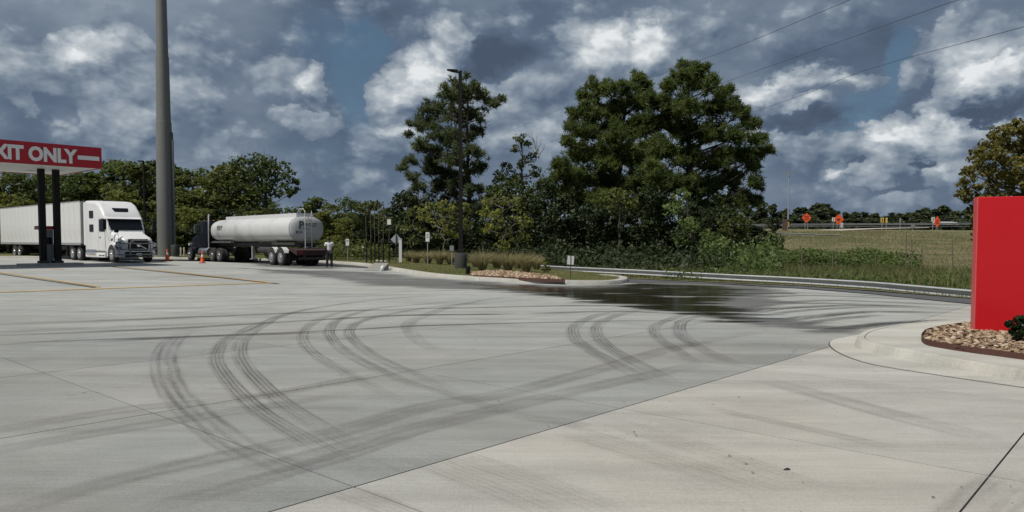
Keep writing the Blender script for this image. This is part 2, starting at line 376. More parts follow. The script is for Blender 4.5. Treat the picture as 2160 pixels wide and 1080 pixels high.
def frame(o, xa, za):
    """matrix with local x along xa, local y along za (text plane)"""
    xa = Vector(xa).normalized(); ya = Vector(za).normalized(); z = xa.cross(ya)
    return Matrix(((xa.x, ya.x, z.x, o[0]), (xa.y, ya.y, z.y, o[1]), (xa.z, ya.z, z.z, o[2]), (0, 0, 0, 1)))
def cam_of(p):   # photo pixel of a world point (only used to print checks)
    c, s = math.cos(PITCH), math.sin(PITCH); v = Vector(p) - Vector((0, 0, CAMZ))
    dep = v.y * c - v.z * s; upv = v.z * c + v.y * s
    return (1080 + F * v.x / dep, 575 - F * upv / dep)
# ------------------------------------------------------------ ground: concrete slabs on the site grid
A_ = math.radians(41.6)
U = Vector((math.sin(A_), math.cos(A_), 0)); Vv = Vector((-math.cos(A_), math.sin(A_), 0))
def uv_of(p): return p.dot(U), p.dot(Vv)
def xy(u, v): p = U * u + Vv * v; return (p.x, p.y)
HULL = [(-75, -12), (-75, 74), (-41.7, 61.5), (-12, 51.5), (4.8, 33.2), (11, 28.4), (13.8, 22.5), (16.5, 14), (24, -12)]
def clip(poly, hull):
    for i in range(len(hull)):           # hull is clockwise
        ax, ay = hull[i]; bx, by = hull[(i + 1) % len(hull)]
        def side(p): return (bx - ax) * (p[1] - ay) - (by - ay) * (p[0] - ax)
        out = []
        for j in range(len(poly)):
            p, q = poly[j], poly[(j + 1) % len(poly)]; sp, sq = side(p), side(q)
            if sp <= 0: out.append(p)
            if (sp < 0 < sq) or (sq < 0 < sp):
                t = sp / (sp - sq); out.append((p[0] + (q[0] - p[0]) * t, p[1] + (q[1] - p[1]) * t))
        poly = out
        if len(poly) < 3: return []
    return poly
u1 = uv_of(gp(550, 955))[0]; u2 = uv_of(gp(1700, 933))[0]
v0 = uv_of(gp(1110, 920))[1]; v1 = uv_of(gp(2090, 1000))[1]
print('joint spacing u', u1, u2, 'v', v0, v1)
CL = concrete('concrete_light', (.385, .368, .335))
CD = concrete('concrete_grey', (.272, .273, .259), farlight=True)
CB = mat('joint_base', (.05, .048, .045), .95)
CK = concrete('concrete_kerb', (.42, .405, .365))
pav = empty('concrete_pavement', kind='structure', label='wide grey concrete forecourt of large slabs with tyre marks')
SU = (u2 - u1); SV = (v0 - v1)
b = MB(); b.prism(HULL[::-1], -.20, -.035, True); b.build('joint_base', CB, pav)
J = .007
us = [u1 + SU * i for i in range(-22, 26)]; vs_ = [v0 + SV * j for j in range(-24, 26)]
ns = 0
for i in range(len(us) - 1):
    for j in range(len(vs_) - 1):
        ua, ub, va, vb = us[i] + J, us[i + 1] - J, vs_[j] + J, vs_[j + 1] - J
        if max(ua, ub) - min(ua, ub) < .1: continue
        pl = [xy(ua, va), xy(ua, vb), xy(ub, vb), xy(ub, va)]
        pl = clip(pl, HULL)
        if len(pl) < 3: continue
        ar = sum(pl[k][0] * pl[(k + 1) % len(pl)][1] - pl[(k + 1) % len(pl)][0] * pl[k][1] for k in range(len(pl)))
        if abs(ar) < .3: continue
        if ar < 0: pl = pl[::-1]
        if max(p[1] for p in pl) < -9: continue
        ns += 1
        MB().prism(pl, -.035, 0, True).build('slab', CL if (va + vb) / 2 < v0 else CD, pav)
print('slabs', ns)

# ribbons lying on the concrete (tyre marks, paint)
def spline(pts, step=.35):
    P = [Vector(p) for p in pts]; out = []
    P = [P[0] * 2 - P[1]] + P + [P[-1] * 2 - P[-2]]
    for i in range(1, len(P) - 2):
        n = max(2, int((P[i + 1] - P[i]).length / step))
        for k in range(n):
            t = k / n; a, b_, c, d = P[i - 1], P[i], P[i + 1], P[i + 2]
            out.append(.5 * ((2 * b_) + (c - a) * t + (2 * a - 5 * b_ + 4 * c - d) * t * t + (3 * b_ - a - 3 * c + d) * t ** 3))
    out.append(P[-2]); return out
LAY = [0.0]
def ribbon(name, pix, width, m, h=None, ends=(1, 1), world=False, step=.35, **kw):
    pts = [Vector(p) for p in pix] if world else [gp(*p) for p in pix]
    pts = spline([(p[0], p[1], 0) for p in pts], step)
    if h is None: LAY[0] += .00022; h = .0035 + LAY[0]
    V = []; UVc = []; fade = []; L = 0; tot = sum((pts[i + 1] - pts[i]).length for i in range(len(pts) - 1))
    for i, p in enumerate(pts):
        if i: L += (p - pts[i - 1]).length
        d = (pts[min(i + 1, len(pts) - 1)] - pts[max(i - 1, 0)]).normalized(); nrm = Vector((-d.y, d.x, 0)) * width / 2
        for q, uu in ((p - nrm, 0), (p + nrm, 1)):
            V.append((q.x, q.y, G(q.x) + h)); UVc.append((uu, L))
            a = 1.0
            if ends[0]: a = min(a, L / (tot * .22))
            if ends[1]: a = min(a, (tot - L) / (tot * .22))
            fade.append(max(0, a))
    Fc = [(2 * i, 2 * i + 2, 2 * i + 3, 2 * i + 1) for i in range(len(pts) - 1)]
    Fc = [f[::-1] for f in Fc]
    me = bpy.data.meshes.new(name); me.from_pydata(V, [], Fc); me.update()
    ul = me.uv_layers.new(name='UVMap')
    for lp in me.loops: ul.data[lp.index].uv = UVc[lp.vertex_index]
    at_ = me.attributes.new('fade', 'FLOAT', 'POINT'); at_.data.foreach_set('value', fade)
    me.materials.append(m); me.update(); return link(name, me, kw.pop('parent', None), **kw)
TM = [tyremat('tread_mark_a', (.075, .07, .068), .48, 4, 3), tyremat('tread_mark_b', (.07, .066, .064), .55, 5, 8),
      tyremat('rubber_streak', (.055, .052, .050), .85, 0, 5), tyremat('faint_mark', (.10, .088, .080), .36, 0, 11),
      tyremat('brown_mark', (.17, .145, .10), .26, 6, 17), tyremat('dark_streak', (.045, .042, .040), 1.1, 0, 23)]
marks = empty('tyre_marks', kind='structure', label='curved and straight tyre marks on the concrete')
def tm(pix, wdt, k, ends=(1, 1)): ribbon('tyre_mark', pix, wdt, TM[k], ends=ends, parent=marks)
tm([(395,694),(362,722),(348,752),(350,785),(370,827),(412,872),(467,917),(532,957),(610,992),(700,1035)], .42, 0)
tm([(600,664),(530,690),(480,715),(458,742),(458,766),(474,792),(508,832),(562,878),(640,925),(720,970),(850,1030)], .25, 1)
tm([(1010,620),(900,625),(800,632),(690,646),(600,664),(548,690),(512,718),(506,745),(518,772),(545,803),(594,848),(664,893),(740,938),(830,978),(950,1035)], .27, 1)
tm([(900,640),(780,650),(700,664),(655,685),(638,708),(650,735),(685,762),(742,792),(802,825),(880,862)], .24, 0)
tm([(1060,628),(900,641),(790,652),(720,672),(695,695),(702,718),(728,742),(776,770),(850,802),(940,828),(1040,862),(1150,892)], .25, 1)
tm([(1150,632),(980,641),(860,656),(770,675),(738,694),(744,716),(785,748),(850,780),(930,812),(1030,850)], .24, 1)
tm([(1150,622),(1060,628),(960,645),(890,668),(862,682),(866,700),(900,730),(960,755)], .34, 3)
tm([(1340,650),(1250,668),(1213,688),(1209,708),(1227,727),(1268,752),(1320,780),(1400,820)], .30, 1)
tm([(1375,648),(1292,668),(1260,688),(1260,708),(1288,736),(1334,762),(1384,788),(1440,822)], .30, 1)
tm([(1480,655),(1400,678),(1379,694),(1390,715),(1432,742),(1480,775)], .27, 1)
tm([(1500,662),(1446,675),(1432,690),(1438,708),(1462,726),(1504,748),(1568,776)], .33, 1, (0, 1))
tm([(0,668),(250,655),(480,646),(700,632)], .28, 3)
tm([(-120,688),(200,677),(500,665),(800,654),(1050,648),(1250,645),(1400,647),(1520,664)], .36, 2)
tm([(-120,692),(100,683),(300,675),(600,663)], .30, 3)
tm([(-120,706),(100,697),(300,688),(560,680)], .5, 3)
tm([(-120,712),(160,702),(420,690),(620,678),(800,668),(950,664),(1090,662)], .34, 2)
tm([(760,668),(880,665),(980,664),(1095,662)], .30, 5)
tm([(1110,662),(1250,658),(1350,658),(1440,663)], .42, 2)
tm([(-120,728),(200,717),(480,707),(720,697),(900,687),(1130,681),(1350,677),(1440,678)], .20, 5)
tm([(180,722),(420,711),(620,704),(720,701)], .22, 2)
tm([(-120,733),(200,718),(420,716)], .2, 3)
tm([(250,640),(500,634),(800,624),(950,619)], .3, 3); tm([(600,628),(760,620),(930,613),(1060,612)], .3, 3)
tm([(-150,935),(0,908),(150,882),(300,860),(450,848),(560,834),(750,800),(900,780)], .34, 3)
tm([(-150,985),(0,950),(200,915),(420,880),(560,858),(760,828)], .34, 3)
tm([(-60,1110),(200,1025),(450,968),(700,915),(900,858),(1080,828),(1260,780),(1440,730),(1620,695)], .42, 3)
tm([(150,1110),(400,1030),(620,975),(800,925),(960,885),(1150,840),(1330,800),(1520,760)], .42, 3)
tm([(-60,1110),(200,1025),(450,968),(700,915)], .30, 3); tm([(300,1080),(560,1010),(760,950),(900,900)], .3, 3)
tm([(860,955),(960,1000),(1080,1045),(1200,1100)], .34, 4); tm([(700,1030),(800,1065),(900,1110)], .3, 4)
tm([(930,950),(1060,995),(1180,1035),(1330,1100)], .34, 4)
tm([(1180,905),(1330,950),(1500,1000),(1640,1050)], .45, 4); tm([(1250,880),(1400,925),(1560,975),(1760,1050)], .4, 4)
tm([(1600,800),(1750,840),(1900,880),(2100,930)], .45, 3); tm([(1480,860),(1700,905),(1900,950)], .2, 3)
tm([(2160,1000),(2080,1060),(2020,1120)], .5, 3)
for k, pts in enumerate([[(1560,650),(1680,640),(1830,643),(2060,652)], [(1600,642),(1750,634),(1900,639),(2070,646)], [(1600,668),(1700,655),(1850,648),(2060,655)],
        [(1620,680),(1720,668),(1840,658),(2070,662)], [(1660,688),(1760,674),(1860,664)], [(1580,630),(1700,624),(1850,628),(2060,640)], [(1700,704),(1800,690),(1900,680),(2060,674)], [(1740,700),(1850,686),(1940,680)],
        [(1500,626),(1650,618),(1800,622),(2060,636)], [(1560,662),(1660,650),(1800,645),(2000,650)]]):
    tm(pts, .55 if k % 2 else .38, 2 if k % 3 else 5)
tm([(0,596),(200,590),(420,583),(640,580)], .4, 3); tm([(320,570),(470,566),(600,571),(700,578)], .30, 5); tm([(470,563),(600,572),(720,583)], .26, 5)
tm([(300,567),(470,585),(590,600)], .22, 5); tm([(1080,880),(1180,890),(1250,905)], .3, 3)

# little dark oil drips on the concrete
b = MB()
for _ in range(46):
    cx, cy = rnd.choice([(1560, 1000), (1300, 930), (1150, 880), (1480, 850), (2120, 1010), (640, 820), (1000, 800), (1000,740)])
    p = gp(cx + rnd.gauss(0, 90), cy + rnd.gauss(0, 28)); r = rnd.uniform(.004, .011); n_ = 8
    b.add([(p.x + r * rnd.uniform(.7, 1.4) * math.cos(t * .785) * 1.3, p.y + r * rnd.uniform(.7, 1.2) * math.sin(t * .785), G(p.x) + .0112) for t in range(n_)], [tuple(range(n_))])
b.build('oil_drips', mat('oil', (.08, .07, .06), .6), marks, kind='stuff')
lp = gp(1660, 991, .0)
lf = empty('leaf_scrap', lp, .3, 'small crumpled black leaf scrap alone on the pale concrete slab', 'litter', sc=.5)
MB().add([(-.05,-.02,.003),(-.01,-.035,.02),(.05,-.02,.006),(.06,.015,.012),(.015,.01,.03),(-.02,.035,.01),(-.06,.012,.004)], [(0,1,4,6),(1,2,3,4),(4,5,6)]).build('leaf', mat('black_scrap', (.02,.02,.018), .7), lf)

# painted lines
YP = mat('yellow_paint', (.60, .36, .045), .7, var=.3, scale=9, dirt=.3)
DR = mat('drain_joint', (.06, .052, .045), .8)
pl_ = empty('painted_lines', kind='structure', label='worn yellow lines painted on the concrete')
def line(a, b_, wd, m, h, name='yellow_line'):
    A, B = gp(*a), gp(*b_); d = (B - A).normalized(); nn = Vector((-d.y, d.x, 0)) * wd / 2
    V = [A - nn, B - nn, B + nn, A + nn]; MB().add([(q.x, q.y, G(q.x) + h) for q in V], [(0, 1, 2, 3)]).build(name, m, pl_)
line((-200, 624), (572, 597), .21, YP, .0155)
line((-200, 546), (212, 606), .10, YP, .0155); line((-200, 549.5), (200, 607), .14, DR, .0135, 'dark_joint')
line((214, 558.5), (566, 596), .11, YP, .0155); line((220, 561.5), (588, 599), .15, DR, .0135, 'dark_joint')
line((110, 567), (136, 569), .16, YP, .0155); line((1296, 638), (1500, 629), .13, YP, .0155)

# diesel spill: one thin sheet whose mask is stored per vertex
SP = [(555,568),(640,571),(720,572),(800,576),(870,585),(980,592),(1080,598),(1200,603),(1320,601),(1345,594),(1500,598),(1640,606),(1640,625),(1700,640),(1620,650),(1590,662),(1680,676),(1760,690),(1835,701),(1828,709),(1740,703),(1640,690),(1585,683),(1480,674),(1400,655),(1330,645),(1245,640),(1205,629),(1140,622),(1040,614),(900,607),(800,602),(720,592),(650,580),(560,574)]
CO = [(980,598),(1100,602),(1220,608),(1345,598),(1480,604),(1560,612),(1540,630),(1500,645),(1540,655),(1580,670),(1578,680),(1500,672),(1430,655),(1340,643),(1260,637),(1210,626),(1150,618),(1060,609)]
WT = [(530,549),(690,549),(720,562),(700,568),(620,566),(540,562)]
def pol(P): return np.array([tuple(gp(*p))[:2] for p in P])
def sdist(P, X, Y):
    inside = np.zeros_like(X, bool); dm = np.full(X.shape, 1e9)
    for i in range(len(P)):
        (ax, ay), (bx, by) = P[i], P[(i + 1) % len(P)]
        with np.errstate(divide='ignore', invalid='ignore'):
            cnd = ((ay > Y) != (by > Y)) & (X < (bx - ax) * (Y - ay) / (by - ay + 1e-12) + ax)
        inside ^= cnd
        L2 = (bx - ax) ** 2 + (by - ay) ** 2
        t = np.clip(((X - ax) * (bx - ax) + (Y - ay) * (by - ay)) / L2, 0, 1)
        dm = np.minimum(dm, np.hypot(X - ax - t * (bx - ax), Y - ay - t * (by - ay)))
    return np.where(inside, dm, -dm)
def spill(name, polys, core, bounds, st, **kw):
    x = np.arange(bounds[0], bounds[1], st); y = np.arange(bounds[2], bounds[3], st); X, Y = np.meshgrid(x, y)
    s = np.max([sdist(pol(P), X, Y) for P in polys], axis=0); c = sdist(pol(core), X, Y) if core else s * 0 - 5
    Z = -K * X + .0175; V = np.stack([X.ravel(), Y.ravel(), Z.ravel()], 1)
    nx, ny = len(x), len(y); idx = np.arange(nx * ny).reshape(ny, nx)
    Fa = np.stack([idx[:-1, :-1], idx[:-1, 1:], idx[1:, 1:], idx[1:, :-1]], -1).reshape(-1, 4)
    near = (s > -1.0).ravel(); Fa = Fa[near[Fa].any(1)]
    used = np.unique(Fa); mp = np.full(nx * ny, -1); mp[used] = np.arange(len(used)); Fa = mp[Fa]; V = V[used]
    me = npmesh(name, V, Fa, MSP)
    for nm, arr, sc, top in (('mask', s, .9, .92), ('core', c, 1.2, .80)):
        at_ = me.attributes.new(nm, 'FLOAT', 'POINT'); at_.data.foreach_set('value', (np.clip(.5 + arr.ravel()[used] / sc / 2, 0, top)).astype(np.float32))
    return link(name, me, **kw)
MSP = spillmat()
spill('diesel_spill', [SP, WT], CO, (-22, 16, 11, 55), .16, kind='structure', label='dark wet diesel spill spreading across the concrete')

# asphalt strip beyond the concrete
AS = mat('asphalt', (.085, .085, .085), .9, var=.25, scale=1.5, bump=.4, bscale=90)
def sheet(name, pts, m, h, parent=None, **kw):
    P = [(p[0], p[1]) for p in pts]; me = MB().add([(x_, y_, G(x_) + h) for x_, y_ in P], [tuple(range(len(P)))]).build(name, m, parent, **kw); return me
asf = [gp(*p) for p in [(1322,596),(1420,596),(1560,601),(1700,610),(1850,622),(2056,643),(2300,672),(2700,730)]]
asb = [Vector((x_, y_, 0)) for x_, y_ in [(30,2),(16.4,14.4),(13.7,22.8),(10.9,28.6),(4.7,33.4),(2,36)]]
sheet('access_road', asf + asb, AS, .0210, kind='structure', label='narrow asphalt access road along the guardrail')

# ---- centre island and long kerb
KB = [(-250,543),(0,544),(200,545),(400,547),(600,550),(708,556),(760,560),(800,566),(850,575),(902,583),(980,590),(1080,596),(1198,600),(1280,600.5),(1314,598),(1326,594),(1316,589),(1275,585.5)]
kb = [gp(*p) for p in KB]; kb = [Vector((p.x, p.y, 0)) for p in spline([(p.x, p.y, 0) for p in kb], .8)]
def offs(path, d):
    out = []
    for i, p in enumerate(path):
        t = (path[min(i + 1, len(path) - 1)] - path[max(i - 1, 0)]).normalized(); out.append(p + Vector((-t.y, t.x, 0)) * d)
    return out
def kerb(name, path, wd, h, m, parent=None, face=.025, **kw):
    o0, o1, o2, o3 = path, offs(path, face), offs(path, wd), offs(path, wd)
    V = []; n = len(path)
    for a, z in ((o0, -.03), (o1, h - .02), (offs(path, face + .02), h), (o2, h), (o3, -.03)):
        V += [(p.x, p.y, G(p.x) + z) for p in a]
    Fc = [(r * n + i, r * n + i + 1, (r + 1) * n + i + 1, (r + 1) * n + i) for r in range(4) for i in range(n - 1)]
    Fc += [(0, n, 2 * n, 3 * n, 4 * n), tuple((r * n + n - 1) for r in (4, 3, 2, 1, 0))]
    return MB().add(V, Fc).build(name, m, parent, True, **kw)
def kerbrun(name, path, wd, h, m, parent, face, per):
    for i in range(0, len(path) - 1, per):
        q = path[i:i + per + 1]; q = q[:-1] + [q[-2].lerp(q[-1], .985)]
        if len(q) > 1: kerb(name, q, wd, h, m, parent, face)
krb = empty('kerb', kind='structure', label='pale concrete kerb curving round the planted island')
kerbrun('kerb_stone', kb, .38, .15, CK, krb, .025, 4)
# island soil / lawn surface behind the kerb
def grassground(name, dry, green, soil):
    m = bpy.data.materials.new(name); m.use_nodes = True; m.node_tree.nodes.clear(); n = NT(m.node_tree)
    geo = n.n('ShaderNodeNewGeometry').outputs['Position']
    a = n.noise(geo, .22, 6, .62); b_ = n.noise(geo, 2.4, 6, .7); c_ = n.noise(n.v('MULTIPLY', geo, (1, .35, 1)), .09, 4, .6)
    c = n.mix(n.smooth(a, .35, .65), green, dry); c = n.mix(n.m('MULTIPLY', n.smooth(b_, .45, .8), .8), c, soil)
    c = n.mix(n.m('MULTIPLY', n.smooth(c_, .5, .66), .55), c, tuple(x * 1.0 for x in dry))
    c = n.mix(1.0, c, n.ramp(n.noise(geo, 9, 5, .8), [(0.25, .55), (.75, 1.3)]), 'MULTIPLY')
    b = n.n('ShaderNodeBsdfPrincipled', {'Base Color': c, 'Roughness': .95, 'Specular IOR Level': .15})
    n.set(b.inputs['Normal'], n.n('ShaderNodeBump', {'Height': b_, 'Strength': .8, 'Distance': .08}).outputs[0])
    n.n('ShaderNodeOutputMaterial', {'Surface': b}); return m
GL = grassground('lawn_ground', (.16, .145, .06), (.085, .105, .030), (.055, .042, .028))
GF = grassground('field_ground', (.22, .19, .105), (.10, .115, .045), (.13, .105, .06))
inner = offs(kb, .36)
isl = [p for p in inner] + [Vector((4.5, 34.6, 0)), Vector((3.5, 38, 0)), Vector((-6, 60, 0)), Vector((-30, 85, 0)), Vector((-90, 85, 0))]
sheet('lawn', isl, GL, .13, kind='structure', label='mown grass of the island and the bank behind the kerb')

# ---- terrain beyond the lot: verge, hollow, field rising to the highway
def sst(x, a, b_): t = min(1, max(0, (x - a) / (b_ - a))); return t * t * (3 - 2 * t)
def H(x, y, d):
    """height of the terrain; d = distance beyond the paved edge"""
    z = G(x) + .045 - .42 * sst(d, .7, 2.4) 
    rise = sst(y, 62, 150) * sst(x, -2, 30)
    return z + rise * 4.6 + (.12 * math.sin(x * .21 + 1) * math.sin(y * .17) if d > 5 else 0)
EDGE = [(-90, 84), (-30, 84), (-6, 59), (3.3, 37.5), (4.4, 34.3), (4.8, 33.1), (7.8, 30.7), (11, 28.3), (12.5, 25.5), (13.8, 22.4), (15.2, 18), (16.5, 13.9), (20, 2), (24, -12)]
ed = [Vector((x_, y_, 0)) for x_, y_ in EDGE]; dn = []
E2 = []
for i in range(len(ed) - 1):
    n_ = max(1, int((ed[i + 1] - ed[i]).length / 1.5))
    for k in range(n_): E2.append(ed[i].lerp(ed[i + 1], k / n_))
E2.append(ed[-1])
ds = [0, .4, .9, 1.6, 2.5, 4, 6, 8, 11, 14, 18, 22, 27, 33, 40, 48, 57, 67, 78, 90, 103, 117, 132, 160, 220, 400, 1500]
V = []
c0 = Vector((-30, 0, 0))
for e in E2:
    dr = (e - Vector((0, -14, 0))).normalized()
    for d in ds:
        p = e + dr * d; V.append((p.x, p.y, H(p.x, p.y, d)))
n2 = len(ds); Fc = [(i * n2 + j, i * n2 + j + 1, (i + 1) * n2 + j + 1, (i + 1) * n2 + j) for i in range(len(E2) - 1) for j in range(n2 - 1)]
MB().add(V, Fc).build('field', GF, None, True, kind='structure', label='rough grass field rising to the highway embankment')
MB().add([(-1500,-600,-1.2),(1500,-600,-1.2),(1500,1500,-1.2),(-1500,1500,-1.2)], [(0,1,2,3)]).build('ground', GF, None, kind='structure', label='wider ground beyond the site')
def HT(x, y):
    """terrain height at x,y"""
    best = None
    q = Vector((x, y, 0)); dr = (q - Vector((0, -14, 0))).normalized()
    # distance beyond edge along the radial direction
    for i in range(len(ed) - 1):
        a, b_ = ed[i], ed[i + 1]; s_ = b_ - a; o = Vector((0, -14, 0))
        den = dr.x * s_.y - dr.y * s_.x
        if abs(den) < 1e-9: continue
        t = ((a.x - o.x) * s_.y - (a.y - o.y) * s_.x) / den; u_ = ((a.x - o.x) * dr.y - (a.y - o.y) * dr.x) / den
        if t > 0 and -1e-6 <= u_ <= 1 + 1e-6: best = (q - o).length - t; break
    if best is None or best < 0: return G(x) + .13
    return H(x, y, best)
def tp(px, d): p = at(px, 500, d); return Vector((p.x, p.y, HT(p.x, p.y)))

# ---- right hand island with kerb, gutter and rock bed
def smoothpath(P, h=0.0): return [Vector((p.x, p.y, 0)) for p in spline([(q.x, q.y, 0) for q in [gp(a, b_, h) for a, b_ in P]], .25)]
gut = [(2300,840),(2160,818),(2041,801),(1955,788),(1849,771),(1796,756),(1764,741),(1750,727),(1757,718),(1781,713),(1815,706),(1860,698),(1934,691),(2000,685),(2100,678),(2250,672)]
kbp = [(2320,835),(2160,807),(2019,782),(1913,760),(1849,748),(1812,739),(1800,730),(1806,721),(1822,713),(1862,704),(1934,695),(1998,689),(2060,684),(2250,676)]
gpth = smoothpath(gut); kpth = smoothpath(kbp)
fr = [Vector((14, 8, 0)), Vector((12, 16, 0))]
def fan(name, path, h0, h1, m, extra, **kw):
    P = [(p.x, p.y) for p in path] + [(e.x, e.y) for e in extra]
    a = sum(P[k][0] * P[(k + 1) % len(P)][1] - P[(k + 1) % len(P)][0] * P[k][1] for k in range(len(P)))
    if a < 0: P = P[::-1]
    return MB().prism(P, h0, h1, True).build(name, m, kw.pop('parent', None), **kw)
last, first = gpth[-1], gpth[0]
ext = [Vector((16, last.y - .5, 0)), Vector((16, first.y + .2, 0))]
ri = empty('kerbed_island', kind='structure', label='concrete kerbed island carrying the red sign')
fan('gutter_joint', offs(gpth, .018), -.01, .0035, CB, ext, parent=ri)
fan('gutter_apron', gpth, -.01, .012, CK, ext, parent=ri)
if (offs(kpth, .1)[len(kpth)//2] - Vector((8, 11, 0))).length < (kpth[len(kpth)//2] - Vector((8, 11, 0))).length: sg = 1
else: sg = -1
print('island side', sg)
kp = kpth if sg == 1 else kpth[::-1]
kerbrun('kerb_stone', kp, .16, .15, CK, ri, .05, 13)
ip = offs(kp, .172)
fan('island_top', ip, 0, .149, CK, ext[::1] if sg == 1 else ext[::-1], parent=ri)
# rock bed with rusty steel edging
bedp = [(2300,783),(2160,759),(2053,745),(1977,733),(1950,726),(1943,717),(1948,709),(1957,703),(1998,694),(2041,689),(2110,685),(2250,680)]
bp_ = [Vector((p.x, p.y, 0)) for p in spline([(q.x, q.y, 0) for q in [gp(a, b_, .15) for a, b_ in bedp]], .25)]
RU = mat('rusty_steel', (.085, .035, .025), .8, var=.3, scale=12)
bed = empty('rock_bed', (0, 0, 0), 0, 'bed of tan rock chips in rusty steel edging under the red sign', 'planting bed')
bpp = bp_ if sg == 1 else bp_[::-1]
e1 = offs(bpp, .012); n = len(bpp)
V = [(p.x, p.y, G(p.x) + .15) for p in bpp] + [(p.x, p.y, G(p.x) + .235) for p in bpp] + [(p.x, p.y, G(p.x) + .235) for p in e1] + [(p.x, p.y, G(p.x) + .15) for p in e1]
MB().add(V, [(r * n + i, r * n + i + 1, (r + 1) * n + i + 1, (r + 1) * n + i) for r in range(3) for i in range(n - 1)]).build('steel_edging', RU, bed)
bext = [Vector((12, 13.0, 0)), Vector((12, 9.4, 0))]
if sg == -1: bext = bext[::-1]
SOIL = mat('soil', (.12, .085, .055), .95, var=.3, scale=14, bump=.6, bscale=30)
fan('soil', offs(bpp, .014), .15, .20, SOIL, bext, parent=bed)
RM = bpy.data.materials.new('rock_chips'); RM.use_nodes = True; RM.node_tree.nodes.clear(); n_ = NT(RM.node_tree)
t_ = n_.n('ShaderNodeAttribute', attribute_name='tint').outputs['Fac']
n_.n('ShaderNodeOutputMaterial', {'Surface': n_.n('ShaderNodeBsdfPrincipled', {'Base Color': n_.ramp(t_, [(0, (.10,.06,.035)), (.35, (.27,.18,.11)), (.7, (.40,.29,.19)), (1, (.52,.42,.31))]), 'Roughness': .9})})
def chips(name, poly, n, z, size, parent, seed, **kw):
    rg = np.random.RandomState(seed); P = np.array([(p.x, p.y) for p in poly]); mn, mx = P.min(0), P.max(0)
    pts = []; 
    while len(pts) < n:
        q = mn + rg.rand(4000, 2) * (mx - mn); s = sdist(P, q[:, 0], q[:, 1]); pts += list(q[s > size * .4])
    C = np.array(pts[:n]); C = np.column_stack([C, -K * C[:, 0] + z + rg.rand(n) * size * .55])
    base = np.array([[-1,-.7,-.4],[1,-.6,-.5],[.8,.8,-.4],[-.9,.6,-.5],[-.6,-.5,.5],[.7,-.4,.4],[.5,.5,.55],[-.5,.6,.4]])
    Vx = base[None] * (1 + rg.uniform(-.35, .35, (n, 8, 3))) * (size * rg.uniform(.35, 1.0, (n, 1, 1))) * np.array([1, .62, .42])
    a, t = rg.rand(n) * 6.28, rg.uniform(-.5, .5, n); ca, sa = np.cos(a), np.sin(a); ct, st_ = np.cos(t), np.sin(t)
    R = np.zeros((n, 3, 3)); R[:, 0, 0] = ca * ct; R[:, 0, 1] = -sa; R[:, 0, 2] = ca * st_; R[:, 1, 0] = sa * ct; R[:, 1, 1] = ca; R[:, 1, 2] = sa * st_; R[:, 2, 0] = -st_; R[:, 2, 2] = ct
    Vx = np.einsum('nij,nkj->nki', R, Vx) + C[:, None]
    f = np.array([[0,3,2,1],[4,5,6,7],[0,1,5,4],[1,2,6,5],[2,3,7,6],[3,0,4,7]]); Fa = (f[None] + (np.arange(n) * 8)[:, None, None]).reshape(-1, 4)
    me = npmesh(name, Vx.reshape(-1, 3), Fa, RM, np.repeat(rg.rand(n), 6)); return link(name, me, parent, **kw)
chips('rock_chips', offs(bpp, .02) + bext, 5200, .198, .075, bed, 4, kind='stuff')
# ------------------------------------------------------------ materials for made things
WHP = mat('white_truck_paint', (.72, .72, .71), .35, var=.04, scale=2, dirt=.12, spec=.5)
WHT = mat('white_trailer_panel', (.66, .66, .64), .5, var=.05, scale=1.5, dirt=.22)
BLK = mat('black_plastic', (.012, .012, .013), .6, spec=.25)
GLS = mat('dark_glass', (.008, .009, .012), .16, spec=.22, var=.02)
TYR = mat('tyre_rubber', (.022, .021, .02), .85, var=.3, bump=.5, bscale=60)
ALU = mat('polished_metal', (.62, .62, .63), .28, metal=.9, var=.08)
CHR = mat('chrome', (.75, .75, .76), .15, metal=1.0, var=.05)
TNK = mat('tank_paint', (.56, .565, .55), .38, var=.08, scale=1.6, dirt=.35)
TNG = mat('tank_end_paint', (.45, .455, .45), .45, var=.1, scale=2.5, dirt=.35)
NVY = mat('navy_cab_paint', (.008, .010, .018), .35, spec=.35)
DKR = mat('dark_red_metal', (.035, .014, .014), .75, var=.4)
DST = mat('dark_steel', (.035, .033, .032), .7, var=.3, dirt=.3)
GST = mat('galvanised_steel', (.36, .37, .37), .55, metal=.35, var=.18, scale=3, dirt=.25)
GRY = mat('grey_pole_paint', (.175, .178, .165), .6, var=.08, scale=.8, dirt=.15)
BRZ = mat('bronze_pole_paint', (.013, .012, .011), .75, spec=.2)
DBC = mat('dark_concrete_base', (.045, .044, .042), .85, var=.3, bump=.4)
RED = mat('red_sign_panel', (.56, .006, .012), .42, var=.05, scale=.9)
RDF = mat('red_fascia', (.40, .010, .022), .45, var=.08, scale=1)
WHS = mat('white_sign', (.78, .78, .77), .5, var=.05)
ORG = mat('orange_sign', (.85, .11, .025), .5, var=.08)
CON = mat('cone_orange', (.72, .10, .03), .55, var=.15)
YLW = mat('yellow_sign', (.62, .45, .10), .5)
LEN = mat('headlamp_lens', (.55, .57, .6), .1, spec=.8)
SOF = mat('soffit_panel', (.80, .80, .78), .6, dirt=.15)
SGB = mat('sign_back_metal', (.34, .35, .36), .5, metal=.5)
BRN = mat('brown_sign', (.10, .065, .055), .7)
WOD = mat('weathered_post', (.15, .12, .09), .9, var=.3)
TXT = mat('faded_lettering', (.12, .125, .12), .7)

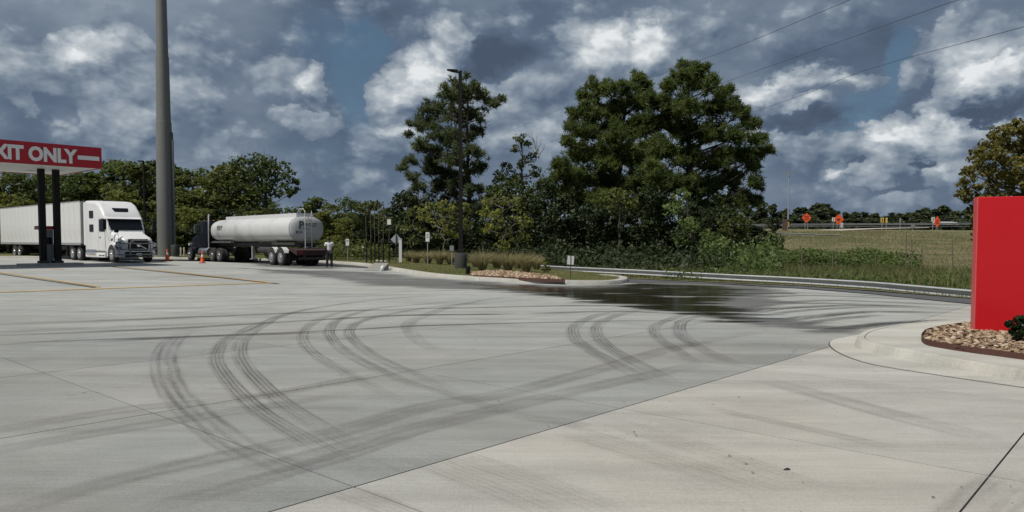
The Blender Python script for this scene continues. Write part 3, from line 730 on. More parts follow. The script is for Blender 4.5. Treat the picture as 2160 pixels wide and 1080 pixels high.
def wheel_parts(parent, loc, r, wdt, dual=False, side=-1, rimmat=None):
    """side -1: outer face towards -Y"""
    wobj = MB(); 
    def tyre(yc, w_):
        p = [(r * .58, -w_ / 2), (r * .80, -w_ / 2 - .006), (r * .95, -w_ / 2 + .01), (r, -w_ / 2 + .04), (r * 1.0, w_ / 2 - .04), (r * .95, w_ / 2 - .01), (r * .8, w_ / 2 + .006), (r * .58, w_ / 2)]
        wobj.lathe([(a, b_ + yc) for a, b_ in p], 28, 'Y')
    tyre(0, wdt)
    if dual: tyre(-side * (wdt + .06), wdt)
    o = wobj.build('wheel', TYR, parent, True); o.location = loc
    rb = MB(); s = side; e = wdt / 2
    if dual: prof = [(r * .57, s * (e + .004)), (r * .60, s * (e + .012)), (r * .54, s * (e + .012)), (r * .50, s * (e - .10)), (r * .30, s * (e - .13)), (r * .25, s * (e - .02)), (r * .2, s * (e + .02)), (.01, s * (e + .03))]
    else: prof = [(r * .57, s * (e + .004)), (r * .60, s * (e + .012)), (r * .53, s * (e + .01)), (r * .48, s * (e - .05)), (r * .34, s * (e + .01)), (r * .22, s * (e + .03)), (r * .18, s * (e + .06)), (.01, s * (e + .065))]
    rb.lathe(prof, 24, 'Y'); rb.build('rim', rimmat or ALU, o, True)
    nb = MB()
    for k in range(10):
        t = k * .628; nb.lathe([(.016, 0), (.016, s * .035), (.008, s * .045)], 6, 'Y', (r * .40 * math.cos(t), s * (e - (.09 if dual else .02)), r * .40 * math.sin(t)))
    nb.build('lug_nuts', DST, o, kind='stuff')
    return o

# ------------------------------------------------------------ white semi truck
sp0 = gp(238, 554); HS = Vector((math.cos(A_), -math.sin(A_), 0)); rz = -A_
SC = 1.06
left = Vector((-HS.y, HS.x, 0))
org = sp0 + left * 1.12 * SC
semi = empty('semi_truck', (org.x, org.y, G(org.x)), rz, 'white semi truck with long ribbed box trailer parked under the canopy', 'truck', sc=SC)
def hring(x, hw, z0, z1, r, crown=0.0): return rrect(x, hw, z0, z1, r, 5)
b = MB(); b.loft([hring(1.16, .80, .80, 1.42, .16), hring(1.08, .90, .72, 1.52, .2), hring(.85, .97, .72, 1.62, .24), hring(.3, 1.0, .72, 1.76, .26), hring(-.25, 1.03, .9, 1.90, .24), hring(-.62, 1.08, .9, 2.03, .2)])
b.build('hood', WHP, semi, True)
b = MB(); b.loft([hring(-.48, 1.08, .95, 2.0, .14), hring(-.75, 1.14, .62, 2.40, .16), hring(-1.02, 1.18, .55, 2.80, .2), hring(-1.08, 1.19, .55, 2.95, .2), hring(-1.5, 1.20, .55, 3.35, .22), hring(-2.0, 1.21, .55, 3.78, .24), hring(-2.5, 1.22, .55, 3.97, .26), hring(-3.1, 1.22, .55, 4.03, .24), hring(-4.25, 1.22, .55, 4.06, .18), hring(-4.3, 1.20, .57, 4.04, .18)])
b.build('cab', WHP, semi, True)
# sun visor lip and windscreen
b = MB(); b.loft([[(x, y, z) for x, y, z in ((-.98, -1.1, 2.84), (-.98, 1.1, 2.84), (-1.1, 1.1, 2.95), (-1.1, -1.1, 2.95))], [(x + .17, y, z - .045) for x, y, z in ((-.98, -1.02, 2.84), (-.98, 1.02, 2.84), (-1.0, 1.02, 2.87), (-1.0, -1.02, 2.87))]])
b.build('visor', WHP, semi)
def wsx(z): return -.49 - (z - 2.02) * (.50 / .74)
ring0 = []; V = []; Fc = []
nw = 10
for j, z in enumerate((2.07, 2.3, 2.55, 2.79)):
    for k in range(nw + 1):
        t = k / nw * 2 - 1; hw = 1.0 + (z - 2.07) * .05; V.append((wsx(z) + .035 - .03 * t * t, t * hw, z))
for j in range(3):
    for k in range(nw): a = j * (nw + 1) + k; Fc.append((a, a + 1, a + nw + 2, a + nw + 1))
MB().add(V, Fc).add([(v[0] - .06, v[1], v[2]) for v in V], [f[::-1] for f in Fc]).build('windscreen', GLS, semi, True)
b = MB(); b.tube([(wsx(2.09) + .06, -.1, 2.1), (wsx(2.3) + .06, -.75, 2.2)], .012, 5); b.tube([(wsx(2.09) + .06, .75, 2.1), (wsx(2.3) + .06, .12, 2.2)], .012, 5); b.build('wiper', BLK, semi)
# roof fairing skylight
b = MB(); b.loft([[(-1.42, -.42, 3.31), (-1.42, .42, 3.31), (-1.40, .42, 3.27), (-1.40, -.42, 3.27)], [(-1.66, -.5, 3.53), (-1.66, .5, 3.53), (-1.60, .5, 3.47), (-1.60, -.5, 3.47)]]).build('roof_window', GLS, semi)
for sd in (-1, 1):
    b = MB(); b.add([(-1.02, sd*1.215, 1.98), (-1.02, sd*1.215, 2.45), (-1.22, sd*1.225, 2.78), (-1.85, sd*1.235, 2.78), (-1.85, sd*1.235, 2.0)], [(0,1,2,3,4)])
    b.add([(x_, y_ - sd * .04, z_) for x_, y_, z_ in b.V], [(4,3,2,1,0)]); b.build('side_window', GLS, semi)
    MB().box(-2.0, -1.985, min(sd*1.21, sd*1.2125), max(sd*1.21, sd*1.228), .7, 2.95).box(-.98, -.965, min(sd*1.19, sd*1.2), max(sd*1.19, sd*1.22), .9, 2.2).build('door_seam', BLK, semi)
    MB().box(-1.85, -1.66, min(sd*1.215, sd*1.25), max(sd*1.215, sd*1.25), 1.60, 1.64).build('door_handle', BLK, semi)
    for z in (2.12, 3.02):
        b = MB(); b.loft([rrect(0, .34, -.24, .24, .06), rrect(.03, .34, -.24, .24, .06)])
        b.tr(Matrix(((0, 1, 0, -3.15), (1, 0, 0, sd * 1.218 if sd > 0 else -1.246), (0, 0, 1, z + .1), (0, 0, 0, 1)))).build('sleeper_window', GLS, semi)
    # mirror with arms
    b = MB(); b.tube([(-.85, sd * 1.15, 2.75), (-.65, sd * 1.55, 2.80)], .018, 6); b.tube([(-.85, sd * 1.15, 2.05), (-.65, sd * 1.55, 2.10)], .018, 6); mo = b.build('mirror_arm', BLK, semi)
    b = MB(); b.loft([rrect(-.02, .10, 2.10, 2.74, .05, yc=sd * 1.54), rrect(-.12, .12, 2.08, 2.76, .06, yc=sd * 1.54)]); b.build('mirror', BLK, semi, True)
    b = MB(); b.tube([(.62, sd * .95, 1.62), (.72, sd * 1.12, 1.95)], .014, 6); b.loft([rrect(.78, .11, 1.90, 2.12, .05, yc=sd * 1.13), rrect(.66, .12, 1.90, 2.12, .05, yc=sd * 1.13)]); b.build('hood_mirror', BLK, semi, True)
    # fender: arch swept over the steer wheel
    V = []; n_ = 14; y0, y1 = sd * .86, sd * 1.20
    for k in range(n_ + 1):
        t = math.radians(-12 + 204 * k / n_); ro = .70 if 20 < -12 + 204 * k / n_ < 170 else .72; ri_ = .60
        cx, cz = .02, .55
        xo = cx + math.cos(t) * ro * 1.12; zo = cz + math.sin(t) * ro * 1.02; xi = cx + math.cos(t) * ri_; zi = cz + math.sin(t) * ri_
        V += [(xi, y0, zi), (xo, y0, zo + .05), (xo, y1 * .985, zo), (xo - math.cos(t) * .05, y1, zo - .05), (xi, y1, zi)]
    Fc = [(i * 5 + k, (i + 1) * 5 + k, (i + 1) * 5 + (k + 1) % 5, i * 5 + (k + 1) % 5) for i in range(n_) for k in range(5)]
    if sd > 0: Fc = [f[::-1] for f in Fc]
    MB().add(V, Fc).build('fender', WHP, semi, True)
    # headlight wrapping the corner, with dark housing
    b = MB(); b.loft([rrect(0, .22, -.17, .17, .1), rrect(.12, .19, -.13, .14, .09), rrect(.16, .12, -.08, .09, .06)])
    b.tr(Matrix.Translation((.86, sd * .98, 1.12)) @ Matrix.Rotation(sd * .55, 4, 'Z')).build('headlight', LEN, semi, True)
    b = MB(); b.loft([rrect(0, .26, -.22, .22, .1), rrect(.08, .24, -.2, .2, .1)]).tr(Matrix.Translation((.84, sd * .98, 1.12)) @ Matrix.Rotation(sd * .55, 4, 'Z')).build('headlight_housing', BLK, semi, True)
    # side air vent swoosh on hood
    b = MB(); b.loft([rrect(-.02, .16, 1.48, 1.60, .04), rrect(.02, .16, 1.48, 1.60, .04)]).tr(Matrix.Translation((.20, sd * 1.03, 0)) @ Matrix.Rotation(math.pi / 2, 4, 'Z') @ Matrix.Rotation(-.35, 4, 'X')).build('hood_vent', BLK, semi)
    # chassis fairings, fuel tank, steps
    b = MB(); b.loft([rrect(-.92, .08, .30, .62, .05, yc=sd*1.14), rrect(-4.3, .08, .30, .62, .05, yc=sd*1.14)]).build('side_skirt', WHP, semi, True)
    b = MB()
    for q in (-1.25, -1.75): b.box(q - .2, q + .2, min(sd*1.19, sd*1.235), max(sd*1.19, sd*1.235), .42, .47)
    b.box(-4.28, -.95, min(sd*1.205, sd*1.24), max(sd*1.205, sd*1.24), .70, .735); b.build('step', BLK, semi)
    wheel_parts(semi, (0, sd * 1.03, .52), .52, .30, False, sd)
    for q in (-5.55, -6.85): wheel_parts(semi, (q, sd * 1.06, .52), .52, .27, True, sd)
    for q in (-18.3, -19.55): wheel_parts(semi, (q, sd * 1.16, .52), .52, .27, True, sd)
# bumper and grille
b = MB(); b.loft([rrect(.85, 1.16, .36, .80, .1), rrect(1.12, 1.08, .34, .78, .12), rrect(1.22, .9, .36, .74, .12)]); b.build('bumper', WHP, semi, True)
MB().box(1.05, 1.235, -.85, .85, .36, .70).build('lower_grille', BLK, semi, bevel=.03)
b = MB(); b.loft([rrect(1.10, .66, .76, 1.50, .1), rrect(1.19, .62, .78, 1.47, .1)]); gr = b.build('grille', BLK, semi, True)
b = MB()
for k in range(7): b.box(1.18, 1.205, -.5, .5, .88 + k * .075, .90 + k * .075)
b.build('grille_slat', DST, gr)
b = MB(); b.tube([(1.215, .50, .87), (1.215, -.50, 1.38)], .022, 6); b.lathe([(.10, 1.20), (.12, 1.225), (.085, 1.235)], 20, 'X', (0, 0, 1.125)); b.build('emblem', CHR, gr, True)
MB().box(1.235, 1.245, -.16, .16, .46, .60).build('number_plate', WHS, semi)
# tubular grille guard
b = MB()
for z, hw in ((.52, 1.18), (.86, 1.20), (1.22, 1.0)):
    b.tube([(.70, -hw - .06, z), (1.15, -hw, z), (1.42, -hw + .25, z), (1.46, 0, z), (1.42, hw - .25, z), (1.15, hw, z), (.70, hw + .06, z)], .035, 8)
for y in (-.62, .62): b.tube([(1.25, y, .34), (1.46, y, .50), (1.46, y, 1.10), (1.44, y * .92, 1.34), (1.44, y * .6, 1.42), (1.44, 0, 1.42)], .042, 8)
for y in (-1.16, 1.16): b.tube([(1.16, y, .45), (1.16, y, 1.0), (1.1, y * .96, 1.25)], .035, 8)
b.build('guard_bar', mat('brushed_guard', (.25, .255, .26), .45, metal=.6), semi, True)
MB().box(-20.3, -.6, -.42, -.32, .72, .98).box(-20.3, -.6, .32, .42, .72, .98).box(-8.3, -4.4, -.9, .9, .95, 1.12).build('chassis_beam', DST, semi)
b = MB(); b.lathe([(.33, -4.1), (.34, -4.0), (.34, -2.6), (.33, -2.5)], 16, 'X', (0, -.95, .62)); b.lathe([(.33, -4.1), (.34, -4.0), (.34, -2.6), (.33, -2.5)], 16, 'X', (0, .95, .62)); b.build('fuel_tank', ALU, semi, True)
# sleeper back fairing strips
for sd in (-1, 1): MB().box(-4.62, -4.31, min(sd*1.17, sd*1.2), max(sd*1.17, sd*1.2), 1.1, 3.95).build('gap_fairing', WHP, semi)
# trailer box, individually ribbed side panels
tb = MB().box(-23.2, -4.95, -1.27, 1.27, 1.18, 4.02).build('trailer_body', WHT, semi)
MB().box(-23.22, -4.93, -1.30, -1.275, 4.0, 4.08).box(-23.22, -4.93, 1.275, 1.30, 4.0, 4.08).box(-23.22, -4.93, -1.315, -1.275, 1.10, 1.24).box(-23.22, -4.93, 1.275, 1.315, 1.10, 1.24).box(-23.2, -4.95, -1.27, 1.27, 4.022, 4.05).build('trailer_rail', GST, tb)
pm = {}
npan = 18; pw = (23.2 - 4.95) / npan
for sd in (-1, 1):
    mb = MB(); e = sd * 1.272; o2 = sd * 1.312
    mb.add([(0.01, e, 0), (.07, o2, 0), (pw - .07, o2, 0), (pw - .01, e, 0), (0.01, e, 2.74), (.07, o2, 2.74), (pw - .07, o2, 2.74), (pw - .01, e, 2.74)],
           [(0,1,5,4), (1,2,6,5), (2,3,7,6), (4,5,6,7), (3,2,1,0)])
    me = mb.mesh('side_panel', WHT)
    for k in range(npan):
        o = link('side_panel', me, tb); o.location = (-23.2 + k * pw, 0, 1.25)
b = MB()
for y in (-.85, .85): b.box(-8.9, -8.78, y - .07, y + .07, .30, 1.1); b.box(-8.98, -8.70, y - .14, y + .14, .27, .31)
b.box(-20.6, -17.0, -.6, .6, .95, 1.12); b.build('landing_leg', DST, semi)
for q in (-17.55, -20.35): MB().box(q - .012, q + .012, -1.2, -.78, .30, .98).box(q - .012, q + .012, .78, 1.2, .30, .98).build('mud_flap', BLK, semi)
print('semi front', [tuple(round(v) for v in cam_of(semi.matrix_basis @ Vector(q))) for q in ((1.4, 0, 1), (-1, 0, 4), (-23.2, -1.3, 4.1))])

# ------------------------------------------------------------ tanker
th = math.radians(43); HT_ = Vector((-math.sin(th), math.cos(th), 0)); tl = Vector((-HT_.y, HT_.x, 0))
o_ = gp(583, 560) - tl * 1.18
tank = empty('tanker_truck', (o_.x, o_.y, G(o_.x)), math.atan2(HT_.y, HT_.x), 'silver-white fuel tanker trailer behind a dark navy truck, leaking onto the concrete', 'tanker truck')
def ell(x, s, zc=2.27, a=1.17, c=.80, n=36):
    out = []
    for k in range(n):
        t = 2 * math.pi * k / n; ct, st = math.cos(t), math.sin(t)
        p = 2 / 2.5; out.append((x, a * s * math.copysign(abs(ct) ** p, ct), zc + c * s * math.copysign(abs(st) ** p, st)))
    return out
rings = [ell(-1.70, .997), ell(-1.69, 1.0), ell(10.35, 1.0), ell(10.6, .97), ell(10.78, .90), ell(10.9, .75), ell(10.96, .5), ell(10.98, .12)]
MB().loft(rings).build('tank', TNK, tank, True)
MB().loft([ell(-1.94, .10), ell(-1.93, .4), ell(-1.89, .70), ell(-1.82, .90), ell(-1.74, .98), ell(-1.71, 1.0), ell(-1.701, 1.0)]).build('tank_end', TNG, tank, True)
for x in (-1.70, 1.0, 4.0, 7.0, 10.3):
    MB().loft([ell(x - .03, 1.006), ell(x + .03, 1.006)], False).build('tank_band', TNK if x > -1 else TNG, tank)
b = MB()
for s_ in (-1, 1): b.box(-1.55, 9.2, s_ * .56 - .02, s_ * .56 + .02, 2.95, 3.26)
b.box(9.18, 9.22, -.54, .54, 2.95, 3.26); b.box(-1.57, -1.53, -.54, .54, 2.95, 3.26); b.build('walkway_panel', mat('coaming', (.60, .60, .60), .4, var=.08), tank)
for x in (.6, 3.2, 5.8, 8.2): MB().lathe([(.24, 3.05), (.24, 3.18), (.2, 3.22), (.05, 3.24)], 16, c=(x, 0, 0)).build('hatch', ALU, tank, True)
# rear ladder and overturn rails
b = MB()
b.tube([(-1.98, .22, 1.05), (-1.98, .22, 3.35), (-1.75, .22, 3.52), (-1.2, .22, 3.52), (-1.0, .22, 3.25)], .028, 6)
b.tube([(-1.98, -.22, 1.05), (-1.98, -.22, 3.42)], .028, 6)
b.build('ladder_rail', mat('ladder_white', (.6, .6, .57), .5), tank)
for k in range(8): b = MB(); b.tube([(-1.98, -.22, 1.2 + k * .27), (-1.98, .22, 1.2 + k * .27)], .014, 5); b.build('ladder_rung', GST, tank)
textmesh('rear_lettering', 'Pr', .62, TXT, Matrix.Translation((-1.955, .62, 2.32)) @ frame((0, 0, 0), (0, -1, 0), (0, 0, 1)), tank, .03, .004, 'LEFT')
b = MB()
for k in range(3): b.box(-1.935, -1.925, -.62 + k * .05, -.02 - .02 * k, 2.60 - k * .10, 2.64 - k * .10)
b.build('rear_small_print', TXT, tank)
textmesh('rear_number', '81 8036', .20, TXT, Matrix.Translation((-1.925, .80, 2.02)) @ frame((0, 0, 0), (0, -1, 0), (0, 0, 1)), tank, .012, .004, 'LEFT')
textmesh('side_lettering', 'KAT', .46, TXT, Matrix.Translation((9.35, 1.165, 2.28)) @ frame((0, 0, 0), (-1, 0, 0), (0, .05, 1)), tank, .014, .012, 'LEFT')
# chassis
b = MB()
for s_ in (-1, 1): b.box(-1.9, 10.6, s_ * .48 - .05, s_ * .48 + .05, 1.15, 1.42)
b.box(7.8, 10.7, -1.12, 1.12, 1.38, 1.46); b.box(-1.9, 1.2, -.9, .9, 1.30, 1.44); b.build('frame_rail', DST, tank)
b = MB(); b.box(7.0, 10.3, .95, 1.16, 1.40, 1.52); b.box(7.0, 10.3, -1.16, -.95, 1.40, 1.52); b.build('hose_trough', ALU, tank)
b = MB()
b.box(4.6, 4.75, .5, .68, .35, 1.2); b.box(4.6, 4.75, -.68, -.5, .35, 1.2); b.box(4.5, 4.85, .42, .76, .3, .35); b.box(4.5, 4.85, -.76, -.42, .3, .35); b.build('landing_leg', GST, tank)
b = MB(); b.lathe([(.2, 1.6), (.22, 1.65), (.22, 3.6), (.2, 3.65)], 12, 'X', (0, .55, .95)); b.box(2.6, 3.9, -.6, .4, .7, 1.2)
for x in (2.0, 2.5, 3.0): b.tube([(x, .1, 1.4), (x, .25, 1.0), (x, .75, .85)], .07, 8)
b.build('valve_box', DST, tank, True)
for sd in (-1, 1):
    V = []; 
    b = MB()
    for cx in (-.63, .63):
        r0 = .62; pts = [(cx + math.cos(t) * r0, 0, .54 + math.sin(t) * r0) for t in [math.radians(25 + 13 * k) for k in range(11)]]
        ri2 = [(p[0], sd * .86, p[2]) for p in pts]; ro2 = [(p[0], sd * 1.22, p[2]) for p in pts]
        n_ = len(pts); b.add(ri2 + ro2, [((i, i + 1, n_ + i + 1, n_ + i) if sd < 0 else (i, n_ + i, n_ + i + 1, i + 1)) for i in range(n_ - 1)])
    b.build('wheel_fender', mat('fender_white', (.6, .6, .58), .5), tank, True)
    for q in (-.63, .63): wheel_parts(tank, (q, sd * 1.08, .52), .52, .26, True, sd)
    for q in (9.0, 10.3): wheel_parts(tank, (q, sd * 1.08, .52), .52, .26, True, sd)
    wheel_parts(tank, (14.9, sd * 1.0, .52), .52, .29, False, sd)
    MB().box(-1.75, -1.72, min(sd*.78, sd*1.2), max(sd*.78, sd*1.2), .32, .95).build('mud_flap', BLK, tank)
# rear bumper: slanted red-brown deck and underrun bar
b = MB(); b.add([(-1.75,-1.18,1.12),(-1.75,1.18,1.12),(-2.75,1.18,.98),(-2.75,-1.18,.98),(-1.75,-1.18,.98),(-1.75,1.18,.98),(-2.75,1.18,.68),(-2.75,-1.18,.68)], [(0,1,2,3),(7,6,5,4),(3,2,6,7),(0,4,5,1),(0,3,7,4),(1,5,6,2)])
b.build('rear_bumper', DKR, tank)
MB().box(-2.74, -2.60, -1.0, 1.0, .42, .54).box(-2.72, -2.62, -.7, -.6, .5, .75).box(-2.72, -2.62, .6, .7, .5, .75).build('underrun_bar', DST, tank)
for y in (-1.0, -.85, .85, 1.0): MB().lathe([(.055, -2.752), (.055, -2.77), (.03, -2.775)], 12, 'X', (0, y, .84)).build('tail_light', mat('tail_lamp', (.35, .01, .01), .3), tank)
# tractor
def cr(x, hw, z0, z1, r): return rrect(x, hw, z0, z1, r, 4)
MB().loft([cr(11.6, 1.06, .95, 3.02, .12), cr(11.65, 1.08, .95, 3.05, .12), cr(12.9, 1.08, .95, 3.05, .15), cr(13.15, 1.06, .95, 2.95, .15), cr(13.45, 1.02, .95, 2.15, .12), cr(13.5, 1.0, .95, 2.1, .12)]).build('cab', NVY, tank, True)
MB().loft([cr(13.4, .92, .95, 2.06, .15), cr(14.6, .85, .9, 1.96, .18), cr(15.5, .74, .85, 1.82, .18), cr(15.62, .70, .9, 1.75, .15)]).build('hood', NVY, tank, True)
MB().box(15.62, 15.68, -.5, .5, .85, 1.68).build('grille', CHR, tank, bevel=.01)
MB().box(15.55, 15.75, -1.1, 1.1, .42, .74).build('bumper', CHR, tank, bevel=.04)
for sd in (-1, 1):
    MB().box(12.1, 13.0, min(sd*1.07, sd*1.09), max(sd*1.07, sd*1.09), 2.1, 2.75).build('side_window', GLS, tank)
    b = MB(); b.tube([(11.45, sd * .98, .9), (11.45, sd * .98, 3.35), (11.38, sd * .98, 3.5)], .075, 10); b.build('exhaust_stack', CHR, tank, True)
    b = MB(); b.lathe([(.30, 11.3), (.32, 11.34), (.32, 12.9), (.30, 12.94)], 16, 'X', (0, sd * .92, .72)); b.build('fuel_tank', ALU, tank, True)
    MB().box(13.1, 13.18, min(sd*1.22, sd*1.42), max(sd*1.22, sd*1.42), 2.1, 2.75).build('mirror', CHR, tank, bevel=.02)
    b = MB(); b.tube([(13.2, sd * 1.05, 2.7), (13.2, sd * 1.3, 2.72)], .02, 5); b.tube([(13.2, sd * 1.05, 2.15), (13.2, sd * 1.3, 2.15)], .02, 5); b.build('mirror_arm', CHR, tank)
    pts = [(14.9 + math.cos(t) * .66, 0, .55 + math.sin(t) * .64) for t in [math.radians(5 + 17 * k) for k in range(11)]]
    n_ = len(pts); b = MB().add([(p[0], sd * .72, p[2]) for p in pts] + [(p[0], sd * 1.16, p[2]) for p in pts], [((i, i + 1, n_ + i + 1, n_ + i) if sd < 0 else (i, n_ + i, n_ + i + 1, i + 1)) for i in range(n_ - 1)])
    b.build('fender', NVY, tank, True)
    MB().box(15.35, 15.6, sd * .86 - .12, sd * .86 + .12, 1.12, 1.36).build('headlight', LEN, tank, bevel=.03)
for y in (-.7, -.35, 0, .35, .7): MB().lathe([(.05, 3.05), (.05, 3.09), (.02, 3.12)], 8, c=(12.95, y, 0)).build('roof_lamp', mat('amber_lamp', (.7, .3, .05), .3), tank)
MB().box(13.3, 13.32, -.9, .9, 2.2, 2.8).tr(Matrix.Translation((13.3, 0, 2.2)) @ Matrix.Rotation(-.27, 4, 'Y') @ Matrix.Translation((-13.3 + .04, 0, -2.2))).build('windscreen', GLS, tank)
b = MB()
for s_ in (-1, 1): b.box(8.0, 15.5, s_ * .42 - .04, s_ * .42 + .04, .78, 1.02)
b.build('tractor_rail', DST, tank)
print('tanker', [tuple(round(v) for v in cam_of(tank.matrix_basis @ Vector(q))) for q in ((-1.9, 1.17, 2.3), (-1.9, -1.17, 2.3), (10.9, 0, 2.3), (14.9, 1.1, 0), (0, 0, 3.26))])

# ------------------------------------------------------------ canopy over the truck lane
SZ = 5.8
C0 = at(215, 357, (SZ - CAMZ) / 149 * F)
cnp = empty('fuel_canopy', (C0.x, C0.y, G(C0.x)), 0, 'red truck-lane canopy reading EXIT ONLY on two dark columns', 'canopy')
def cl(t, s, z): return -U * t + Vv * s + Vector((0, 0, z - G(C0.x)))      # t: towards the left front, s: backwards
def cbox(t0, t1, s0, s1, z0, z1, name, m, parent=cnp, **kw):
    q = [cl(t, s, z) for z in (z0, z1) for t, s in ((t0, s0), (t0, s1), (t1, s1), (t1, s0))]
    return MB().add(q, [(0,1,2,3),(7,6,5,4),(0,4,5,1),(1,5,6,2),(2,6,7,3),(3,7,4,0)]).build(name, m, parent, **kw)
FH = 1.20; CW = 6.8
cbox(0, 16, 0, .08, SZ, SZ + FH, 'front_fascia', RDF); cbox(0, 16, CW, CW + .08, SZ, SZ + FH, 'back_fascia', RDF)
cbox(0, .08, .085, CW - .005, SZ, SZ + FH, 'end_fascia', RDF); cbox(.085, 16, .085, CW - .005, SZ + .9, SZ + 1.0, 'roof_deck', SOF)
for k in range(20): cbox(.09 + k * .795, .09 + k * .795 + .775, .09, CW - .01, SZ + .03, SZ + .07, 'soffit_panel', SOF)
cbox(.085, 16, .085, CW - .01, SZ + .25, SZ + .3, 'ceiling_frame', DST)
for s_ in (3.0,): cbox(.2, 16, s_ - .15, s_ + .15, SZ + .08, SZ + .24, 'beam', BRZ)
for k in range(3):
    for s_ in (1.3, 4.6): cbox(2 + 4 * k, 2.5 + 4 * k, s_, s_ + .5, SZ - .01, SZ + .028, 'ceiling_light', WHS)
def tfor(px, s):
    q = C0 + Vv * s; r_ = (px - 1080) / F; return (r_ * q.y - q.x) / (-U.x + r_ * U.y)
cols = [tfor(122, 3.0), tfor(91, 3.0)]
for t in cols: cbox(t - .16, t + .16, 2.84, 3.16, G(-25) + .0, SZ + .028, 'column', BRZ); 
for t in cols: cbox(t - .24, t + .24, 2.76, 3.24, G(-25), G(-25) + .32, 'column_base', DST)
cbox(cols[0] - 1.2, cols[1] + 1.2, 2.4, 3.6, G(-25) - .05, G(-25) + .17, 'island_kerb', CK)
t0_, t1_ = tfor(214, 0), tfor(169, 0)
cbox(t0_, t1_, -.03, -.003, SZ + .44, SZ + .67, 'white_stripe', WHS)
tE = tfor(165, 0); tO = tfor(56, 0)
P_ = C0 - U * tE - Vv * .02; 
Mt = Matrix.Translation(Vector((-U * tE - Vv * .006).to_tuple()) + Vector((0, 0, SZ + .23 - G(C0.x)))) @ frame((0, 0, 0), U, (0, 0, 1)) @ Matrix.Diagonal((.80, .95, 1.0, 1.0))
textmesh('lettering', 'EXIT ONLY', 1.08, WHS, Mt, cnp, .050, .012, 'RIGHT')
# dispenser between the columns
tp_ = (cols[0] + cols[1]) / 2
pc = C0 - U * (tp_) + Vv * 3.6
disp = empty('fuel_dispenser', (pc.x, pc.y, G(pc.x)), math.atan2(U.y, U.x), sc=.9, label= 'grey fuel dispenser with red band between the canopy columns', cat='fuel pump')
MB().box(-.32, .32, -.25, .25, .12, 2.35).build('cabinet', mat('dispenser_grey', (.22, .23, .25), .5), disp, bevel=.02)
MB().box(-.62, .55, -.30, .30, 2.36, 2.60).build('red_band', RDF, disp, bevel=.02)
MB().box(-.60, -.40, -.312, -.302, 2.40, 2.56).build('badge', WHS, disp)
MB().box(-.22, .22, -.262, -.252, 1.4, 1.85).build('screen', GLS, disp)
b = MB(); b.tube([(-.34, -.1, 1.5), (-.42, -.2, .8), (-.36, -.25, .35), (-.30, -.2, 1.0)], .025, 6); b.build('hose', BLK, disp, True)
MB().box(-.9, .9, -.6, .6, 0, .12).build('island_base', CK, disp)
# ------------------------------------------------------------ poles, lamps
pb = at(350, 500, 62)
pole = empty('sign_pole', (pb.x, pb.y, G(pb.x) + .13), 0, 'huge stepped grey steel sign pole rising out of the frame', 'pole')
segs = [(0, 9.2, .655, .64), (9.2, 11.0, .60, .57), (11.0, 16.2, .545, .50), (16.2, 21, .47, .42), (21, 27, .39, .36)]
for z0, z1, r0, r1 in [(0, 3.9, .66, .655), (3.9, 11.0, .65, .60), (11.0, 16.3, .555, .50), (16.3, 27, .455, .36)]:
    MB().lathe([(r0, z0), (r0 + .012, z0 + .01), (r0 + .012, z0 + .07), (r0, z0 + .08), (r1, z1 + .02)], 28).build('pole_section', GRY, pole, True)
b = MB(); b.tube([(.76, -.1, 0), (.74, -.1, 9.6)], .10, 8); b.build('conduit', GRY, pole, True)
b = MB(); b.tube([(.3, -.1, 10.2), (.74, -.1, 10.15), (.74, -.1, 9.5)], .06, 8); b.build('bracket', DST, pole, True)
MB().box(-4, 4, -.6, .6, 25, 31).build('sign_cabinet', RED, pole)
cb_ = at(368.5, 500, 61); cab = empty('utility_cabinet', (cb_.x, cb_.y, G(cb_.x) + .13), .2, 'round-topped dark green cabinet at the foot of the sign pole', 'cabinet')
MB().lathe([(.31, 0), (.32, .05), (.31, .9), (.28, .98), (.1, 1.0)], 16).build('drum', mat('cabinet_green', (.05, .055, .045), .6), cab, True)
MB().lathe([(.36, 0), (.36, .06)], 16).build('plinth', CK, cab)
lb = at(972, 540, 41.0)
lamp = empty('street_lamp', (lb.x, lb.y, G(lb.x) + .13), 0, 'tall dark bronze lamp post on a thick round base in the grass island', 'lamp post')
MB().lathe([(.33, -.1), (.335, .02), (.33, .82), (.31, .85)], 24).build('concrete_base', DBC, lamp, True)
MB().box(-.18, .18, -.18, .18, .85, 1.02).build('base_cover', BRZ, lamp, bevel=.02)
MB().loft([[(x, y, 1.0) for x, y in ((-.115, -.115), (.115, -.115), (.115, .115), (-.115, .115))], [(x, y, 10.7) for x, y in ((-.085, -.085), (.085, -.085), (.085, .085), (-.085, .085))]]).build('pole', BRZ, lamp)
b = MB(); b.tube([(0, 0, 10.55), (-.2, 0, 10.66)], .04, 6); b.build('arm', BRZ, lamp)
MB().loft([[(-.12, -.16, 10.60), (-.12, .16, 10.60), (-.12, .16, 10.74), (-.12, -.16, 10.74)], [(-.45, -.19, 10.66), (-.45, .19, 10.66), (-.45, .19, 10.76), (-.45, -.19, 10.76)], [(-.72, -.12, 10.73), (-.72, .12, 10.73), (-.72, .12, 10.77), (-.72, -.12, 10.77)]]).build('lamp_head', BRZ, lamp)
l2 = at(306, 500, 74); lamp2 = empty('street_lamp', (l2.x, l2.y, G(l2.x) + .13), 0, 'thin distant dark lamp post behind the white semi truck cab', 'lamp post')
MB().loft([[(x, y, 0) for x, y in ((-.1, -.1), (.1, -.1), (.1, .1), (-.1, .1))], [(x, y, 9.0) for x, y in ((-.07, -.07), (.07, -.07), (.07, .07), (-.07, .07))]]).build('pole', BRZ, lamp2)
MB().box(-.5, 0, -.15, .15, 9.0, 9.12).build('lamp_head', BRZ, lamp2)

